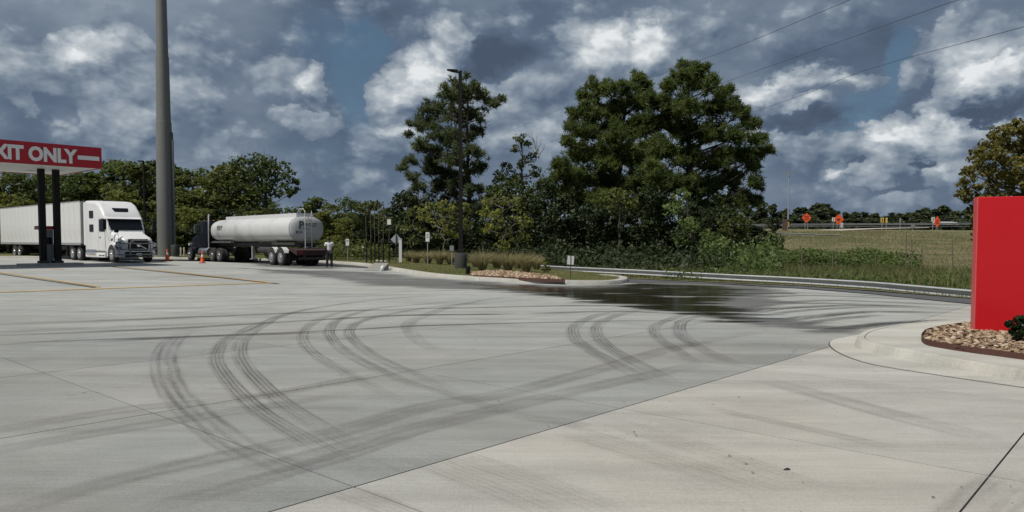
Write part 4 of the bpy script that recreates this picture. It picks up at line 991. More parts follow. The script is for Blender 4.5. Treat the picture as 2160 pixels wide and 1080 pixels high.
# ------------------------------------------------------------ small things on the lot
def cone(px, py, h, label):
    p = gp(px, py); e = empty('traffic_cone', p, .3, label, 'traffic cone', 'orange cones by the truck lane'); s = h / .8
    MB().box(-.2, .2, -.2, .2, 0, .035).build('base', BLK, e, bevel=.01)
    MB().lathe([(.15, .035), (.14, .05), (.085, .42), (.08, .42)], 20).build('cone_body', CON, e, True)
    MB().lathe([(.0815, .42), (.060, .56)], 20).build('reflective_band', WHS, e, True)
    MB().lathe([(.060, .561), (.032, .78), (.02, .80)], 20).build('cone_tip', CON, e, True); e.scale = (s, s, s)
cone(353, 551, .88, 'orange traffic cone with white collar nearer the white semi truck grille guard'); cone(427, 555, .82, 'orange traffic cone with white collar standing before the tanker cab')
def signpost(name, px, d, gz, label, cat, wpx, hpx, ytop, m, pm_, post_r=.03, thick=.01, behind=False, rz=0.0, lean=0.0, group=None, lines=0):
    p = at(px, 500, d); g_ = gz if gz is not None else HT(p.x, p.y)
    e = empty(name, (p.x, p.y, g_), rz, label, cat, group)
    s = d / F; ztop = CAMZ + (506 - ytop) * s - g_; w_, h_ = wpx * s, hpx * s
    b = MB(); y = -.045 if not behind else .045
    b.tube([(0, 0, -.1), (0, 0, ztop + (.02 if behind else -.02))], post_r, 6); b.build('post', pm_, e)
    pn = MB().box(-w_ / 2, w_ / 2, y - thick, y + thick, -h_, 0); pn.tr(Matrix.Translation((0, 0, ztop)) @ Matrix.Translation((0,0,-h_/2)) @ Matrix.Rotation(lean, 4, 'Y') @ Matrix.Translation((0,0,h_/2)))
    po = pn.build('sign_panel', m, e)
    if lines:
        q = MB()
        for k in range(lines): q.box(-w_ * .3, w_ * .3, y - thick - .004, y - thick - .001, ztop - h_ * (.22 + k * .18) - .02, ztop - h_ * (.22 + k * .18) + .02)
        q.build('sign_print', TXT, e)
    return e
signpost('parking_sign', 902, 44.5, G(-5) + .13, 'small white notice sign on a post in the mown grass', 'sign', 8, 19.5, 490, WHS, GST, lines=3)
signpost('notice_sign', 733, 52, G(-11) + .13, 'small white notice sign by the row of thin dark posts', 'sign', 7, 14, 504, WHS, GST, lines=2)
signpost('low_sign', 765.5, 58, G(-11) + .13, 'tiny grey-white sign left of the thin dark posts', 'sign', 5, 8, 515, WHS, GST)
signpost('small_board', 953, 45, G(-4) + .13, 'small pale board among the tall grasses left of the lamp base', 'sign', 8.5, 11, 518, SGB, GST)
yd = at(1204, 500, 30.5); ys = empty('yard_sign', (yd.x, yd.y, G(yd.x) + .13), .12, 'slightly tilted blank white yard sign on a dark stake at the island tip', 'sign')
sc_ = 30.5 / F
MB().box(-7 * sc_, 7 * sc_, .012, .02, (587 - 557) * sc_, (587 - 538.5) * sc_).tr(Matrix.Translation((0, 0, .75)) @ Matrix.Rotation(.09, 4, 'Y') @ Matrix.Translation((0, 0, -.75))).build('sign_panel', WHS, ys)
b = MB(); b.tube([(0, 0, -.1), (0, 0, 50 * sc_)], .012, 6); b.tube([(-12 * sc_, 0, 25 * sc_), (-12 * sc_, 0, 34 * sc_)], .014, 6); b.tube([(-12 * sc_, 0, 27 * sc_), (0, 0, 27 * sc_)], .008, 5); b.build('stake', BLK, ys)
# diamond sign seen from the back
dp = at(835.5, 500, 53); dm = empty('diamond_sign', (dp.x, dp.y, G(dp.x) + .13), .1, 'grey-backed diamond road sign beside the white post', 'sign')
s = 53 / F; zc = CAMZ + (506 - 505) * s - G(dp.x) - .13; hw = 11.5 * s
MB().add([(0, y, zc - hw * 1.05) for y in (-.01, .01)] + [(hw, y, zc) for y in (-.01, .01)] + [(0, y, zc + hw * 1.05) for y in (-.01, .01)] + [(-hw, y, zc) for y in (-.01, .01)],
         [(0,2,4,6),(7,5,3,1),(0,1,3,2),(2,3,5,4),(4,5,7,6),(6,7,1,0)]).build('sign_panel', mat('diamond_back', (.42,.46,.48), .5), dm)
b = MB(); b.tube([(0, -.05, -.1), (0, -.05, zc + hw * .9)], .035, 6); b.build('post', DST, dm)
wp = at(844.5, 500, 51); wpo = empty('white_post', (wp.x, wp.y, G(wp.x) + .13), .1, 'thick white square post with a short dark arm', 'post')
s = 51 / F; MB().box(-3.1 * s, 3.1 * s, -.1, .1, -.1, 49 * s).build('post', WHS, wpo, bevel=.01)
MB().box(-.115, .115, -.115, .115, 49 * s, 49 * s + .03).build('cap', WHS, wpo)
b = MB(); b.tube([(-.1, -.05, 40 * s), (-.45, -.05, 40 * s), (-.68, -.05, 36 * s)], .035, 6); b.build('arm', BLK, wpo)
# six thin posts
for px, top, n_ in ((773, 455, 'leftmost and shortest'), (782.5, 449, 'second from the left'), (790.5, 427, 'third from the left'), (799, 427, 'fourth from the left'), (808.5, 430, 'fifth from the left, leaning'), (820.5, 466, 'rightmost, topped with a white box')):
    d = 50; p = at(px, 500, d); e = empty('thin_post', (p.x, p.y, G(p.x) + .13), 0, 'tall thin dark post behind the kerb, ' + n_, 'post', 'row of thin posts by the kerb'); s = d / F
    zt = CAMZ + (506 - top) * s - G(p.x) - .13; zm = CAMZ + (506 - 513) * s - G(p.x) - .13
    b = MB(); b.tube([(0, 0, -.1), (0, 0, zm)], .045, 6); b.lathe([(.07, zm - .06), (.075, zm), (.05, zm + .08)], 8); b.build('lower_sleeve', BRZ, e)
    b = MB(); b.tube([(0, 0, zm), (0.01 * (px - 790) * .2, 0, zt)], .028, 6); b.build('upper_pipe', mat('thin_pipe', (.075, .07, .06), .7), e)
    if px > 815: MB().box(-.10, .14, -.08, .08, zt - .25, zt + .10).build('white_box', WHS, e)
# bucket on the kerb
bk = gp(987, 578, .15); bkt = empty('bucket', bk, 0, 'small black bucket standing on the kerb before the lamp base', 'bucket')
MB().lathe([(.09, 0), (.095, .01), (.115, .33), (.122, .335), (.122, .35), (.105, .35), (.085, .03)], 18).build('pail', BLK, bkt, True)
b = MB(); b.tube([(-.118, 0, .33), (-.09, .03, .25), (0, .1, .2), (.09, .03, .25), (.118, 0, .33)], .005, 5); b.build('handle', GST, bkt)
# drainage flume in the kerb with a pale bag
fl = gp(792, 571); flm = empty('kerb_inlet', (fl.x, fl.y, G(fl.x)), -.15, 'sloping concrete drain inlet breaking the kerb line', 'drain')
MB().add([(-.55,-.25,.02),(.42,-.25,.02),(.5,.75,.40),(-.3,.75,.40),(-.55,-.25,-.05),(.42,-.25,-.05),(.5,.75,0),(-.3,.75,0)], [(0,1,2,3),(7,6,5,4),(0,4,5,1),(1,5,6,2),(2,6,7,3),(3,7,4,0)]).build('slab', mat('old_concrete', (.24,.23,.20), .9, var=.2), flm)
wb = gp(804, 572); wbo = empty('crumpled_bag', (wb.x, wb.y, G(wb.x) + .02), .2, sc=.62, label= 'crumpled white plastic bag caught at the end of the drain inlet', cat='bag')
rg = np.random.RandomState(3)
b = MB(); b.loft([[(math.cos(k * .785) * r * (1 + .35 * math.sin(k * 2.3 + i * 1.7)) + i * .04, math.sin(k * .785) * r * .7, z) for k in range(8)] for i, (r, z) in enumerate(((.10, 0), (.15, .1), (.10, .22), (.13, .33), (.06, .45), (.02, .5)))]).build('bag', WHS, wbo, True)
for px, py, n_ in ((381, 530, 'left'), (388, 527, 'right')):
    p = at(px, 500, 66); e = empty('marker_post', (p.x, p.y, G(p.x) + .13), 0, 'short pale marker post behind the tanker cab, %s of two' % n_, 'post'); MB().lathe([(.07, -.1), (.07, .68), (.04, .74)], 10).build('post', mat('pale_post', (.4, .38, .3), .8), e, True)
for px, r in ((795, .13), (803, .11), (812, .10)):
    p = at(px, 500, 51.5); b = MB(); b.lathe([(r * .6, 0), (r, r * .35), (r * .7, r * .8), (r * .1, r)], 7); o = b.build('stone', CK, None); o.location = (p.x, p.y, G(p.x) + .13); o.scale = (1.4, 1, 1)
    tag(o, 'pale stone in the grass among the thin posts, ' + {795: 'left one', 803: 'middle one', 812: 'right one'}[px], 'stone')

# ------------------------------------------------------------ red monument sign
th = math.radians(-18); q0 = gp(2054, 700, .20)
mon = empty('monument_sign', (q0.x, q0.y, G(q0.x) + .15), th, 'big plain bright red monument sign panel on the rock bed', 'sign')
hgt = (700 - 415) / F * q0.y + .05; W_ = 2.6
MB().box(0.02, W_, 0.004, .22, 0, hgt).build('red_panel', RED, mon, bevel=.012)
MB().box(0.0, .018, 0, .22, 0, hgt - .003).build('edge_trim', mat('edge_trim', (.65, .10, .10), .4), mon)
for k in (1, 2): MB().box(k * .9, k * .9 + .006, .0005, .0035, 0.01, hgt - .02).build('panel_seam', mat('seam_red', (.30, .004, .008), .5), mon)

# ------------------------------------------------------------ guard rails
def guardrail(pts, name, label, bh=.30, zt=.62, post_step=3.8, z_of=None, col=None, postm=None, splices=True):
    """pts: ground points; W profile beam, posts, each its own part"""
    path = spline([(p[0], p[1], 0) for p in pts], 1.0)
    e = empty(name, (path[0].x, path[0].y, z_of(path[0])), 0, label, 'guard rail'); o = e.location
    prof = [(0, 0), (.07, .02), (.08, .05), (.07, .08), (0, .11), (-.01, .17), (0, .24), (.07, .26), (.08, .285), (.07, .31), (0, .33)]
    prof = [(a * 1.5, b_ * bh / .33) for a, b_ in prof]
    P = path; N = offs(P, -1.0); n = len(P); V = []
    for i, p in enumerate(P):
        nn = (N[i] - p).normalized(); zz = z_of(p) + zt - bh
        for a, h in prof: V.append((p.x + nn.x * a - o.x, p.y + nn.y * a - o.y, zz + h - o.z))
    m_ = len(prof); seg = 4
    for s0 in range(0, n - 1, seg):
        s1 = min(n - 1, s0 + seg); vs = V[s0 * m_:(s1 + 1) * m_]
        k_ = s1 - s0; Fc = [(i * m_ + j, (i + 1) * m_ + j, (i + 1) * m_ + j + 1, i * m_ + j + 1) for i in range(k_) for j in range(m_ - 1)]
        b = MB().add(vs, Fc); b.build('rail_beam', col or GST, e, True)
    L = 0; nxt = 1.0
    for i in range(1, n):
        L += (P[i] - P[i - 1]).length
        if L > nxt:
            nxt += post_step; nn = (N[i] - P[i]).normalized(); q = P[i] - nn * .09; z = z_of(P[i])
            MB().box(q.x - .05 - o.x, q.x + .05 - o.x, q.y - .08 - o.y, q.y + .08 - o.y, z - .3 - o.z, z + zt - .02 - o.z).build('rail_post', postm or DST, e)
    return e
def gz(p): return HT(p.x, p.y)
def railpt(px, py, z):     # point seen at px,py at absolute height z above the site plane
    return gp(px, py, z)
rp = [railpt(a, b_, .20) for a, b_ in ((1120,558),(1165,561.5),(1240,565),(1350,570),(1450,575),(1560,580.5),(1660,585),(1760,590.5),(1850,596),(1920,602),(1980,607),(2056,613.5),(2200,622))]
guardrail(rp, 'guardrail', 'galvanised W-beam guardrail along the access road, before the weeds', bh=.28, zt=.225, z_of=lambda p: G(p.x), col=mat('bright_galvanised', (.47, .48, .48), .5, metal=.2, var=.15, scale=3, dirt=.15), post_step=3.5)

# ------------------------------------------------------------ highway on the embankment
HD = 152
def hp(px, py, d=HD): return at(px, py, d)
hw0, hw1 = at(1480, 481, HD), at(2300, 476, HD)
hz = lambda p: hw0.z + (hw1.z - hw0.z) * (p.x - hw0.x) / (hw1.x - hw0.x)
guardrail([(hp(1480 + 82 * k, 480).x, HD, 0) for k in range(11)], 'guardrail', 'long pale guardrail along the far highway embankment', bh=.34, zt=.72, z_of=hz, post_step=4)
MB().add([(hw0.x - 120, HD + 1.5, hw0.z), (hw1.x + 60, HD + 1.5, hw1.z), (hw1.x + 60, HD + 14, hw1.z + .3), (hw0.x - 120, HD + 14, hw0.z + .3)], [(0,1,2,3)]).build('highway', AS, None, kind='structure', label='far highway on the embankment')
V = []; 
for px, y0, y1, d0, d1 in ((1640, 489.5, 487, 128, 134), (1760, 487, 483.5, 132, 139), (1860, 482.5, 480.8, 139, 145), (1960, 480.3, 479.4, 146, 149)): V += [at(px, y0, d0) + Vector((0,0,.0)), at(px, y1, d1)]
MB().add(V, [(2*i, 2*i+2, 2*i+3, 2*i+1) for i in range(3)]).build('service_track', mat('pale_track', (.42, .36, .30), .9), None, kind='structure', label='pale track on the far embankment')
g2 = [at(px, py, d) for px, py, d in ((1596, 490, 118), (1650, 491.5, 118), (1710, 494, 117), (1776, 496, 116))]
g2z = lambda p: g2[0].z + (g2[-1].z - g2[0].z) * (p.x - g2[0].x) / (g2[-1].x - g2[0].x) - .55
guardrail([(q.x, q.y, 0) for q in g2], 'guardrail', 'short grey guardrail lower on the embankment slope', bh=.32, zt=.6, z_of=g2z, post_step=4)
def diamond(px, py, r, label, d=148, squash=1.0, arrow=True):
    p = at(px, py, d); g_ = HT(p.x, p.y); s = d / F; e = empty('warning_sign', (p.x, p.y, g_), 0, label, 'road sign', 'orange diamond roadwork signs'); zc = p.z - g_; hw = r * s
    MB().add([(0, y, zc - hw) for y in (-.02, .02)] + [(hw * squash, y, zc) for y in (-.02, .02)] + [(0, y, zc + hw) for y in (-.02, .02)] + [(-hw * squash, y, zc) for y in (-.02, .02)],
         [(0,2,4,6),(7,5,3,1),(0,1,3,2),(2,3,5,4),(4,5,7,6),(6,7,1,0)]).build('sign_panel', ORG, e)
    b = MB(); b.tube([(-.25 * squash, .06, -.2), (-.25 * squash, .06, zc)], .05, 5); b.tube([(.25 * squash, .06, -.2), (.25 * squash, .06, zc)], .05, 5); b.build('post', GST, e)
    q = MB()
    if arrow: q.box(-hw * .35, hw * .3, -.03, -.022, zc - .1, zc + .14); q.box(-hw * .1, hw * .1, -.03, -.0225, zc - .35, zc - .1)
    else:
        for k in (-1, 0, 1): q.box(-hw * .42 * squash, hw * .42 * squash, -.03, -.022, zc + k * .28 - .06, zc + k * .28 + .05)
    q.build('sign_print', mat('sign_black', (.03, .02, .02), .7), e)
diamond(1701.5, 459.5, 10.5, 'orange diamond roadwork sign with lines of text, leftmost of three', arrow=False)
diamond(1769, 463, 11.5, 'orange diamond roadwork sign with a black symbol, between chevron markers')
diamond(1977, 468, 12.5, 'narrow turned orange diamond roadwork sign near the big oak tree', squash=.62, arrow=False)
for px, py, w_, h_, lab in ((1631.5, 466, 7.5, 9, 'yellow chevron marker left of the brown sign'), (1661, 473, 5, 10, 'leaning yellow chevron marker right of the brown sign'), (1757, 463, 5.5, 8, 'pale chevron marker left of the middle orange sign'), (1775, 475, 5, 10, 'dark and white striped marker under the middle orange sign'),
                       (1860, 464.5, 7, 10, 'yellow chevron marker alone on the far highway'), (1967, 463, 6.5, 9, 'pale chevron marker left of the narrow orange sign'), (1869, 465, 4, 11, 'slim grey sign back beside the lone yellow chevron'), (1898, 465, 3, 10, 'slimmest grey post sign right of the lone chevron')):
    e = signpost('chevron_marker', px, 147, None, lab, 'road sign', w_, h_, py - h_ / 2, YLW if 'yellow' in lab else (SGB if 'grey' in lab else WHS), GST, .05, .02, group='markers on the far highway')
    if 'grey' not in lab:
        s = 147 / F; g_ = e.location.z; zc = CAMZ + (506 - py) * s - g_; w2 = w_ * s / 2; h2 = h_ * s / 2
        MB().add([(-w2 * .6, -.075, zc + h2 * .7), (0, -.075, zc + h2 * .7), (w2 * .6, -.075, zc), (0, -.075, zc - h2 * .7), (-w2 * .6, -.075, zc - h2 * .7), (0, -.075, zc)], [(0,5,2,1),(5,4,3,2)]).build('chevron_print', MATS['sign_black'], e)
e = signpost('brown_sign', 1655, 130, None, 'tall reddish-brown sign back with pale foot on the embankment', 'road sign', 10, 29, 463, BRN, GST, .06, .04)
e = signpost('road_sign', 1925, 120, None, 'small grey sign low on the dry slope right of centre', 'road sign', 8, 7, 474, SGB, GST, .04, .02)
hm = at(1662, 500, 240); hme = empty('high_mast_light', (hm.x, hm.y, 3), 0, 'slender distant high-mast light above the highway trees', 'lamp post')
s = 240 / F; b = MB(); b.tube([(0, 0, 0), (0, 0, CAMZ + (506 - 364) * s - 3)], [.30, .14], 8); b.build('mast', mat('mast_grey', (.30, .32, .34), .6), hme)
zt = CAMZ + (506 - 366) * s - 3
for k in range(6):
    t = k * 1.047; MB().box(-.3, .3, -.22, .22, 0, .3).tr(Matrix.Translation((math.cos(t) * .85, math.sin(t) * .85, zt))).build('floodlight', GST, hme)
# a car on the highway
cp = at(1994, 474, HD + 5); car = empty('car', (cp.x, cp.y, hz(cp) + .12), 0, 'small white car passing on the far highway behind the guardrail', 'car')
body = MB().loft([[(x, y, z) for y, z in ((-.85, .3), (.85, .3), (.88, z1), (-.88, z1))] for x, z1 in ((-2.2, .75), (-2.1, .9), (-1.2, .98), (.9, .95), (1.9, .82), (2.2, .6))]).build('body', WHS, car, True)
MB().loft([[(x, y, z) for y, z in ((-.78, .94), (.78, .94), (w2, z1), (-w2, z1))] for x, z1, w2 in ((-1.9, .96, .75), (-1.2, 1.42, .62), (.2, 1.45, .62), (1.1, .96, .75))]).build('cabin', GLS, car)
for x in (-1.35, 1.35):
    for sd in (-1, 1): MB().lathe([(.30, sd * .72), (.32, sd * .76), (.32, sd * .9), (.2, sd * .91)], 14, 'Y', (x, 0, .32)).build('wheel', TYR, car, True)

# wire fence in the weeds
fe = empty('wire_fence', (0, 0, 0), 0, 'thin wire fence on leaning posts crossing the weedy field', 'fence')
fpts = []
for px, yt, yb in ((1560,530,556),(1612,531,560),(1690,532,548),(1756,527,545),(1848,533,560),(1912.5,490,508),(1925,505,532),(1948,524,535),(2010.5,505,545),(2075,533,556)):
    d = 46; p = at(px, yb, d); t_ = at(px + (rnd.uniform(-3, 3) if px not in (1948,) else -4), yt, d); b = MB(); b.tube([(p.x, p.y, HT(p.x, p.y) - .1), tuple(t_)], .03, 6); b.build('fence_post', WOD, fe)
WIR = mat('rusty_wire', (.09, .08, .06), .8)
for h in (0, -.35, -.7):
    b = MB(); b.tube([(at(px, yy, 46) + Vector((0, 0, h)))[:] for px, yy in ((1555,532),(1640,533),(1756,532.5),(1850,534),(1925,535.5),(2010,536.5),(2080,537))], .006 if h else .009, 4); b.build('fence_wire', WIR, fe)

# ------------------------------------------------------------ overhead power lines
PLM = mat('cable', (.08, .085, .095), .6)
def wire(pix, label):
    # pix: (px, py, depth) along the cable
    pts = [at(*q) for q in pix]; P = spline([(p.x, p.y, p.z) for p in pts], 3.0); b = MB(); b.tube(P, .009, 5); o = b.build('power_line', PLM, None, True)
    tag(o, label, 'power line', 'overhead power lines crossing the sky')
wire([(2060, -110, 14), (1811, -8, 20), (1600, 80, 30), (1480, 126, 38), (1250, 208, 62), (1110, 262, 90), (860, 380, 160)], 'upper left overhead cable passing over the tall central pine')
wire([(2250, -70, 15), (1990, 10, 20), (1810, 74, 26), (1580, 155, 38), (1390, 222, 55), (1190, 290, 90), (900, 385, 160)], 'middle overhead cable running down behind the tall pines')
wire([(2350, 5, 16), (2110, 70, 22), (1820, 150, 32), (1640, 219, 44), (1340, 318, 75), (1190, 356, 100), (900, 420, 170)], 'lowest overhead cable crossing the clouds on the right')
for k in (0,):
    p = at(882, 470, 165); e = empty('utility_pole', (p.x, p.y, 0), 0, 'wooden utility pole far behind the trees carrying the cables', 'utility pole'); zt = at(882, 378, 165).z
    b = MB(); b.tube([(0, 0, 0), (0, 0, zt + .6)], [.18, .12], 8); b.build('pole', WOD, e); MB().box(-1.6, 1.6, -.06, .06, zt - .1, zt + .05).build('crossarm', WOD, e)

# ------------------------------------------------------------ the man by the tanker
pp = gp(695, 564); man = empty('person', (pp.x, pp.y, G(pp.x)), math.radians(200), 'man in white T-shirt and black trousers standing behind the tanker', 'person')
SKN = mat('dark_skin', (.045, .026, .018), .55); SHT = mat('white_shirt', (.66, .66, .66), .85, var=.08); TRS = mat('black_trousers', (.012, .012, .015), .85); SHO = mat('black_shoes', (.012, .011, .01), .6)
def skin(name, verts, edges, radii, m, parent, root=0, sub=1):
    me = bpy.data.meshes.new(name); me.from_pydata(verts, edges, []); me.update(); o = bpy.data.objects.new(name, me); COL.objects.link(o)
    md = o.modifiers.new('skin', 'SKIN'); md.use_smooth_shade = True
    if not me.skin_vertices: 
        bpy.context.view_layer.objects.active = o
    for i, r in enumerate(radii):
        me.skin_vertices[0].data[i].radius = (r if isinstance(r, tuple) else (r, r)); me.skin_vertices[0].data[i].use_root = (i == root)
    s_ = o.modifiers.new('sub', 'SUBSURF'); s_.levels = s_.render_levels = sub
    bpy.context.view_layer.update(); ev = o.evaluated_get(bpy.context.evaluated_depsgraph_get()); nm = bpy.data.meshes.new_from_object(ev); bpy.data.objects.remove(o)
    nm.materials.clear(); nm.materials.append(m); nm.name = name
    for p in nm.polygons: p.use_smooth = True
    return nm
BV = [(0,0,.95),(0,0,1.12),(0,.01,1.30),(0,.01,1.43),(0,-.01,1.52),(0,-.03,1.60),(0,-.03,1.70),
      (-.10,0,.90),(-.12,-.02,.50),(-.13,.02,.10),(-.14,-.10,.05),(.10,0,.90),(.13,.03,.50),(.14,.07,.10),(.17,-.05,.05),
      (-.19,.01,1.42),(-.27,.05,1.14),(-.14,-.18,1.08),(-.04,-.24,1.10),(.19,.01,1.42),(.28,.04,1.14),(.15,-.18,1.04),(.05,-.24,1.06)]
BE = [(0,1),(1,2),(2,3),(3,4),(4,5),(5,6),(0,7),(7,8),(8,9),(9,10),(0,11),(11,12),(12,13),(13,14),(3,15),(15,16),(16,17),(17,18),(3,19),(19,20),(20,21),(21,22)]
BR = [.13,.12,.14,.10,.052,.085,.085,.095,.062,.045,.04,.095,.062,.045,.04,.06,.042,.033,.032,.06,.042,.033,.032]
try:
    me = skin('body', BV, BE, BR, SKN, man)
except Exception as ex:
    print('skin failed', ex); me = None
def fingers(tip, dirn, sidev, upv):
    b = MB(); tip = Vector(tip); d = Vector(dirn).normalized(); sv = Vector(sidev).normalized(); uv_ = Vector(upv).normalized()
    for k, L in enumerate((.065, .078, .072, .055)):
        r0 = tip + sv * (.012 * (k - 1.5) * 1.3); b.tube([r0, r0 + d * L * .5 - uv_ * .004, r0 + d * L * .85 - uv_ * .022, r0 + d * L - uv_ * .04], [.0095, .009, .008, .006], 6)
    r0 = tip - d * .05 - sv * .03; b.tube([r0, r0 + d * .035 - sv * .025, r0 + d * .06 - sv * .02 - uv_ * .01], [.012, .010, .007], 6); return b
if me:
    import bmesh
    bm = bmesh.new(); bm.from_mesh(me)
    for mb in (fingers((-.03,-.255,1.10), (.9,-.5,0), (0,0,1), (0,1,0)), fingers((.04,-.255,1.06), (-.9,-.5,0), (0,0,-1), (0,1,0))):
        vv = [bm.verts.new(v) for v in mb.V]
        for f in mb.Fc:
            try: fc = bm.faces.new([vv[i] for i in f]); fc.smooth = True
            except ValueError: pass
    # nose, ears
    for c, s_ in (((0, -.125, 1.645), .016), ((-.085, -.03, 1.64), .02), ((.085, -.03, 1.64), .02)):
        bmesh.ops.create_icosphere(bm, subdivisions=1, radius=s_, matrix=Matrix.Translation(c))
    bm.to_mesh(me); bm.free(); link('body', me, man)
    MB().lathe([(.088, 1.655), (.093, 1.69), (.082, 1.745), (.05, 1.78), (.01, 1.79)], 16, c=(0, -.025, 0)).build('hair', mat('black_hair', (.008, .007, .006), .8), man, True)
    link('shirt', skin('shirt', [(0,0,.92),(0,0,1.10),(0,.01,1.30),(0,.01,1.42),(-.19,.01,1.43),(-.245,.03,1.24),(.19,.01,1.43),(.25,.03,1.24),(0,0,1.455)],
         [(0,1),(1,2),(2,3),(3,4),(4,5),(3,6),(6,7),(3,8)], [(.165,.15),(.15,.135),(.165,.145),.125,.078,.066,.078,.066,.07], SHT, man), man)
    link('trousers', skin('trousers', [(0,0,.97),(-.10,0,.88),(-.12,-.02,.50),(-.13,.02,.10),(.10,0,.88),(.13,.03,.50),(.14,.07,.10)], [(0,1),(1,2),(2,3),(0,4),(4,5),(5,6)], [.15,.115,.085,.072,.115,.085,.072], TRS, man), man)
    for x, y in ((-.135, 0), (.15, .04)):
        MB().loft([[(x + sx * w2, y + yy, z) for sx, z in ((-1, 0), (1, 0), (.8, h), (-.8, h))] for yy, w2, h in ((.09, .035, .08), (.02, .045, .11), (-.10, .05, .07), (-.19, .035, .04))]).build('shoe', SHO, man, True)
# ------------------------------------------------------------ vegetation
BARK = mat('bark', (.055, .046, .038), .95, var=.35, scale=9, bump=.8, bscale=14)
LBR = mat('pale_bark', (.17, .15, .12), .9, var=.3, scale=6)
ORDW = 'first second third fourth fifth sixth seventh eighth ninth tenth eleventh twelfth thirteenth fourteenth fifteenth sixteenth seventeenth eighteenth nineteenth twentieth'.split()
def nth(i): return (ORDW[i] if i < 20 else 'twenty-' + ORDW[i - 20] if i < 29 else 'thirtieth')
LM_PINE = leafmat('pine_needles', (.036, .056, .016), (.175, .22, .058), .42)
LM_PIN2 = leafmat('pine_needles_grey', (.040, .054, .024), (.165, .195, .080), .42)
LM_OAK = leafmat('oak_leaves', (.024, .038, .011), (.115, .150, .036), .35)
LM_DRK = leafmat('shaded_leaves', (.012, .020, .007), (.042, .060, .018), .12)  # shade of the wood's lower half put into the leaf colour
LM_MIX = leafmat('mixed_leaves', (.034, .046, .013), (.165, .185, .045), .35)
LM_YEL = leafmat('young_leaves', (.065, .080, .018), (.25, .26, .06), .4)
LM_OLV = leafmat('olive_gold_leaves', (.050, .048, .013), (.225, .200, .048), .35)
LM_VIN = leafmat('vine_leaves', (.045, .070, .020), (.17, .23, .065), .35)
LM_BOX = leafmat('boxwood_leaves', (.008, .014, .005), (.045, .065, .02), .15, .4)
LM_FAR = leafmat('far_leaves', (.026, .038, .020), (.090, .112, .048), .25)
def quads(rg, C, size, asp=1.6, N=None, wild=.9):
    n = len(C); nr = rg.normal(size=(n, 3))
    if N is not None: nr = nr * wild + N * 1.0
    nr /= np.linalg.norm(nr, axis=1, keepdims=True) + 1e-9
    t = rg.normal(size=(n, 3)); a = np.cross(nr, t); a /= np.linalg.norm(a, axis=1, keepdims=True) + 1e-9; b = np.cross(nr, a)
    s = (size * rg.uniform(.55, 1.25, (n, 1)))
    V = np.stack([C - a * s * asp / 2, C + b * s * .5 - a * s * .1, C + a * s * asp / 2, C - b * s * .5 + a * s * .1], 1).reshape(-1, 3)
    return V, np.arange(4 * n).reshape(-1, 4)
def lobe_leaves(rg, lobes, size, dens, flat=.8, hole=.25, shell=.5):
    """lobes: (x,y,z,r); every lobe is broken into small clumps of leaves with gaps between"""
    Cs, Ts, Ns = [], [], []
    for x, y, z, r in lobes:
        nc = max(5, int(10 + 9 * r * r)); nc = min(nc, 60)
        u = rg.normal(size=(nc, 3)); u /= np.linalg.norm(u, axis=1, keepdims=True)
        cc = np.array([x, y, z]) + u * (r * rg.uniform(.35, .95, (nc, 1))) * np.array([1, 1, flat])
        cr_ = r * rg.uniform(.22, .46, nc)
        per = max(6, int(dens * r * r * 12 / nc / (size * size) * .60))
        tone = rg.uniform(0, 1)
        for k in range(nc):
            m_ = int(per * rg.uniform(.5, 1.4)) + 2; v = rg.normal(size=(m_, 3)); v /= np.linalg.norm(v, axis=1, keepdims=True)
            d = v * (cr_[k] * rg.uniform(shell, 1.05, (m_, 1))) * np.array([1, 1, .7])
            Cs.append(cc[k] + d); Ns.append(v * .6 + u[k] * .5 + np.array([0, 0, .3]))
            Ts.append(np.clip(.18 + .35 * tone + .30 * rg.rand() + rg.normal(0, .16, m_), 0, 1))
    return np.vstack(Cs), np.vstack(Ns), np.concatenate(Ts)
def pine_tufts(rg, lobes, dens, blade=.34, wid=.045, flat=.9, nb=13):
    V, T = [], []
    for x, y, z, r in lobes:
        nt = int(dens * 62 * r * r) + 14; u = rg.normal(size=(nt, 3)); u /= np.linalg.norm(u, axis=1, keepdims=True)
        # tufts gather on a few boughs inside the lobe
        nbh = max(5, int(6 + 6 * r)); bh = rg.normal(size=(nbh, 3)); bh /= np.linalg.norm(bh, axis=1, keepdims=True); bh *= r * rg.uniform(.35, .95, (nbh, 1)) * np.array([1.25, 1.25, 1.0])
        pick = rg.randint(0, nbh, nt)
        c = np.array([x, y, z]) + (bh[pick] * rg.uniform(.55, 1.15, (nt, 1)) + u * r * .42 * rg.uniform(.1, 1, (nt, 1))) * np.array([1, 1, flat])
        tone = rg.uniform(.15, .6)
        d = rg.normal(size=(nt, nb, 3)) + np.array([0, 0, .55]); d /= np.linalg.norm(d, axis=2, keepdims=True)
        s = rg.normal(size=(nt, nb, 3)); s = np.cross(d, s); s /= np.linalg.norm(s, axis=2, keepdims=True)
        L = blade * rg.uniform(.7, 1.25, (nt, nb, 1)); cc = c[:, None, :]
        tri = np.stack([cc - s * wid, cc + s * wid, cc + d * L + s * wid * .5, cc + d * L - s * wid * .5], 2).reshape(-1, 3)
        V.append(tri); T.append(np.repeat(np.clip(tone + rg.normal(0, .18, nt), 0, 1), nb))
    V = np.vstack(V); return V, np.arange(len(V)).reshape(-1, 4), np.concatenate(T)
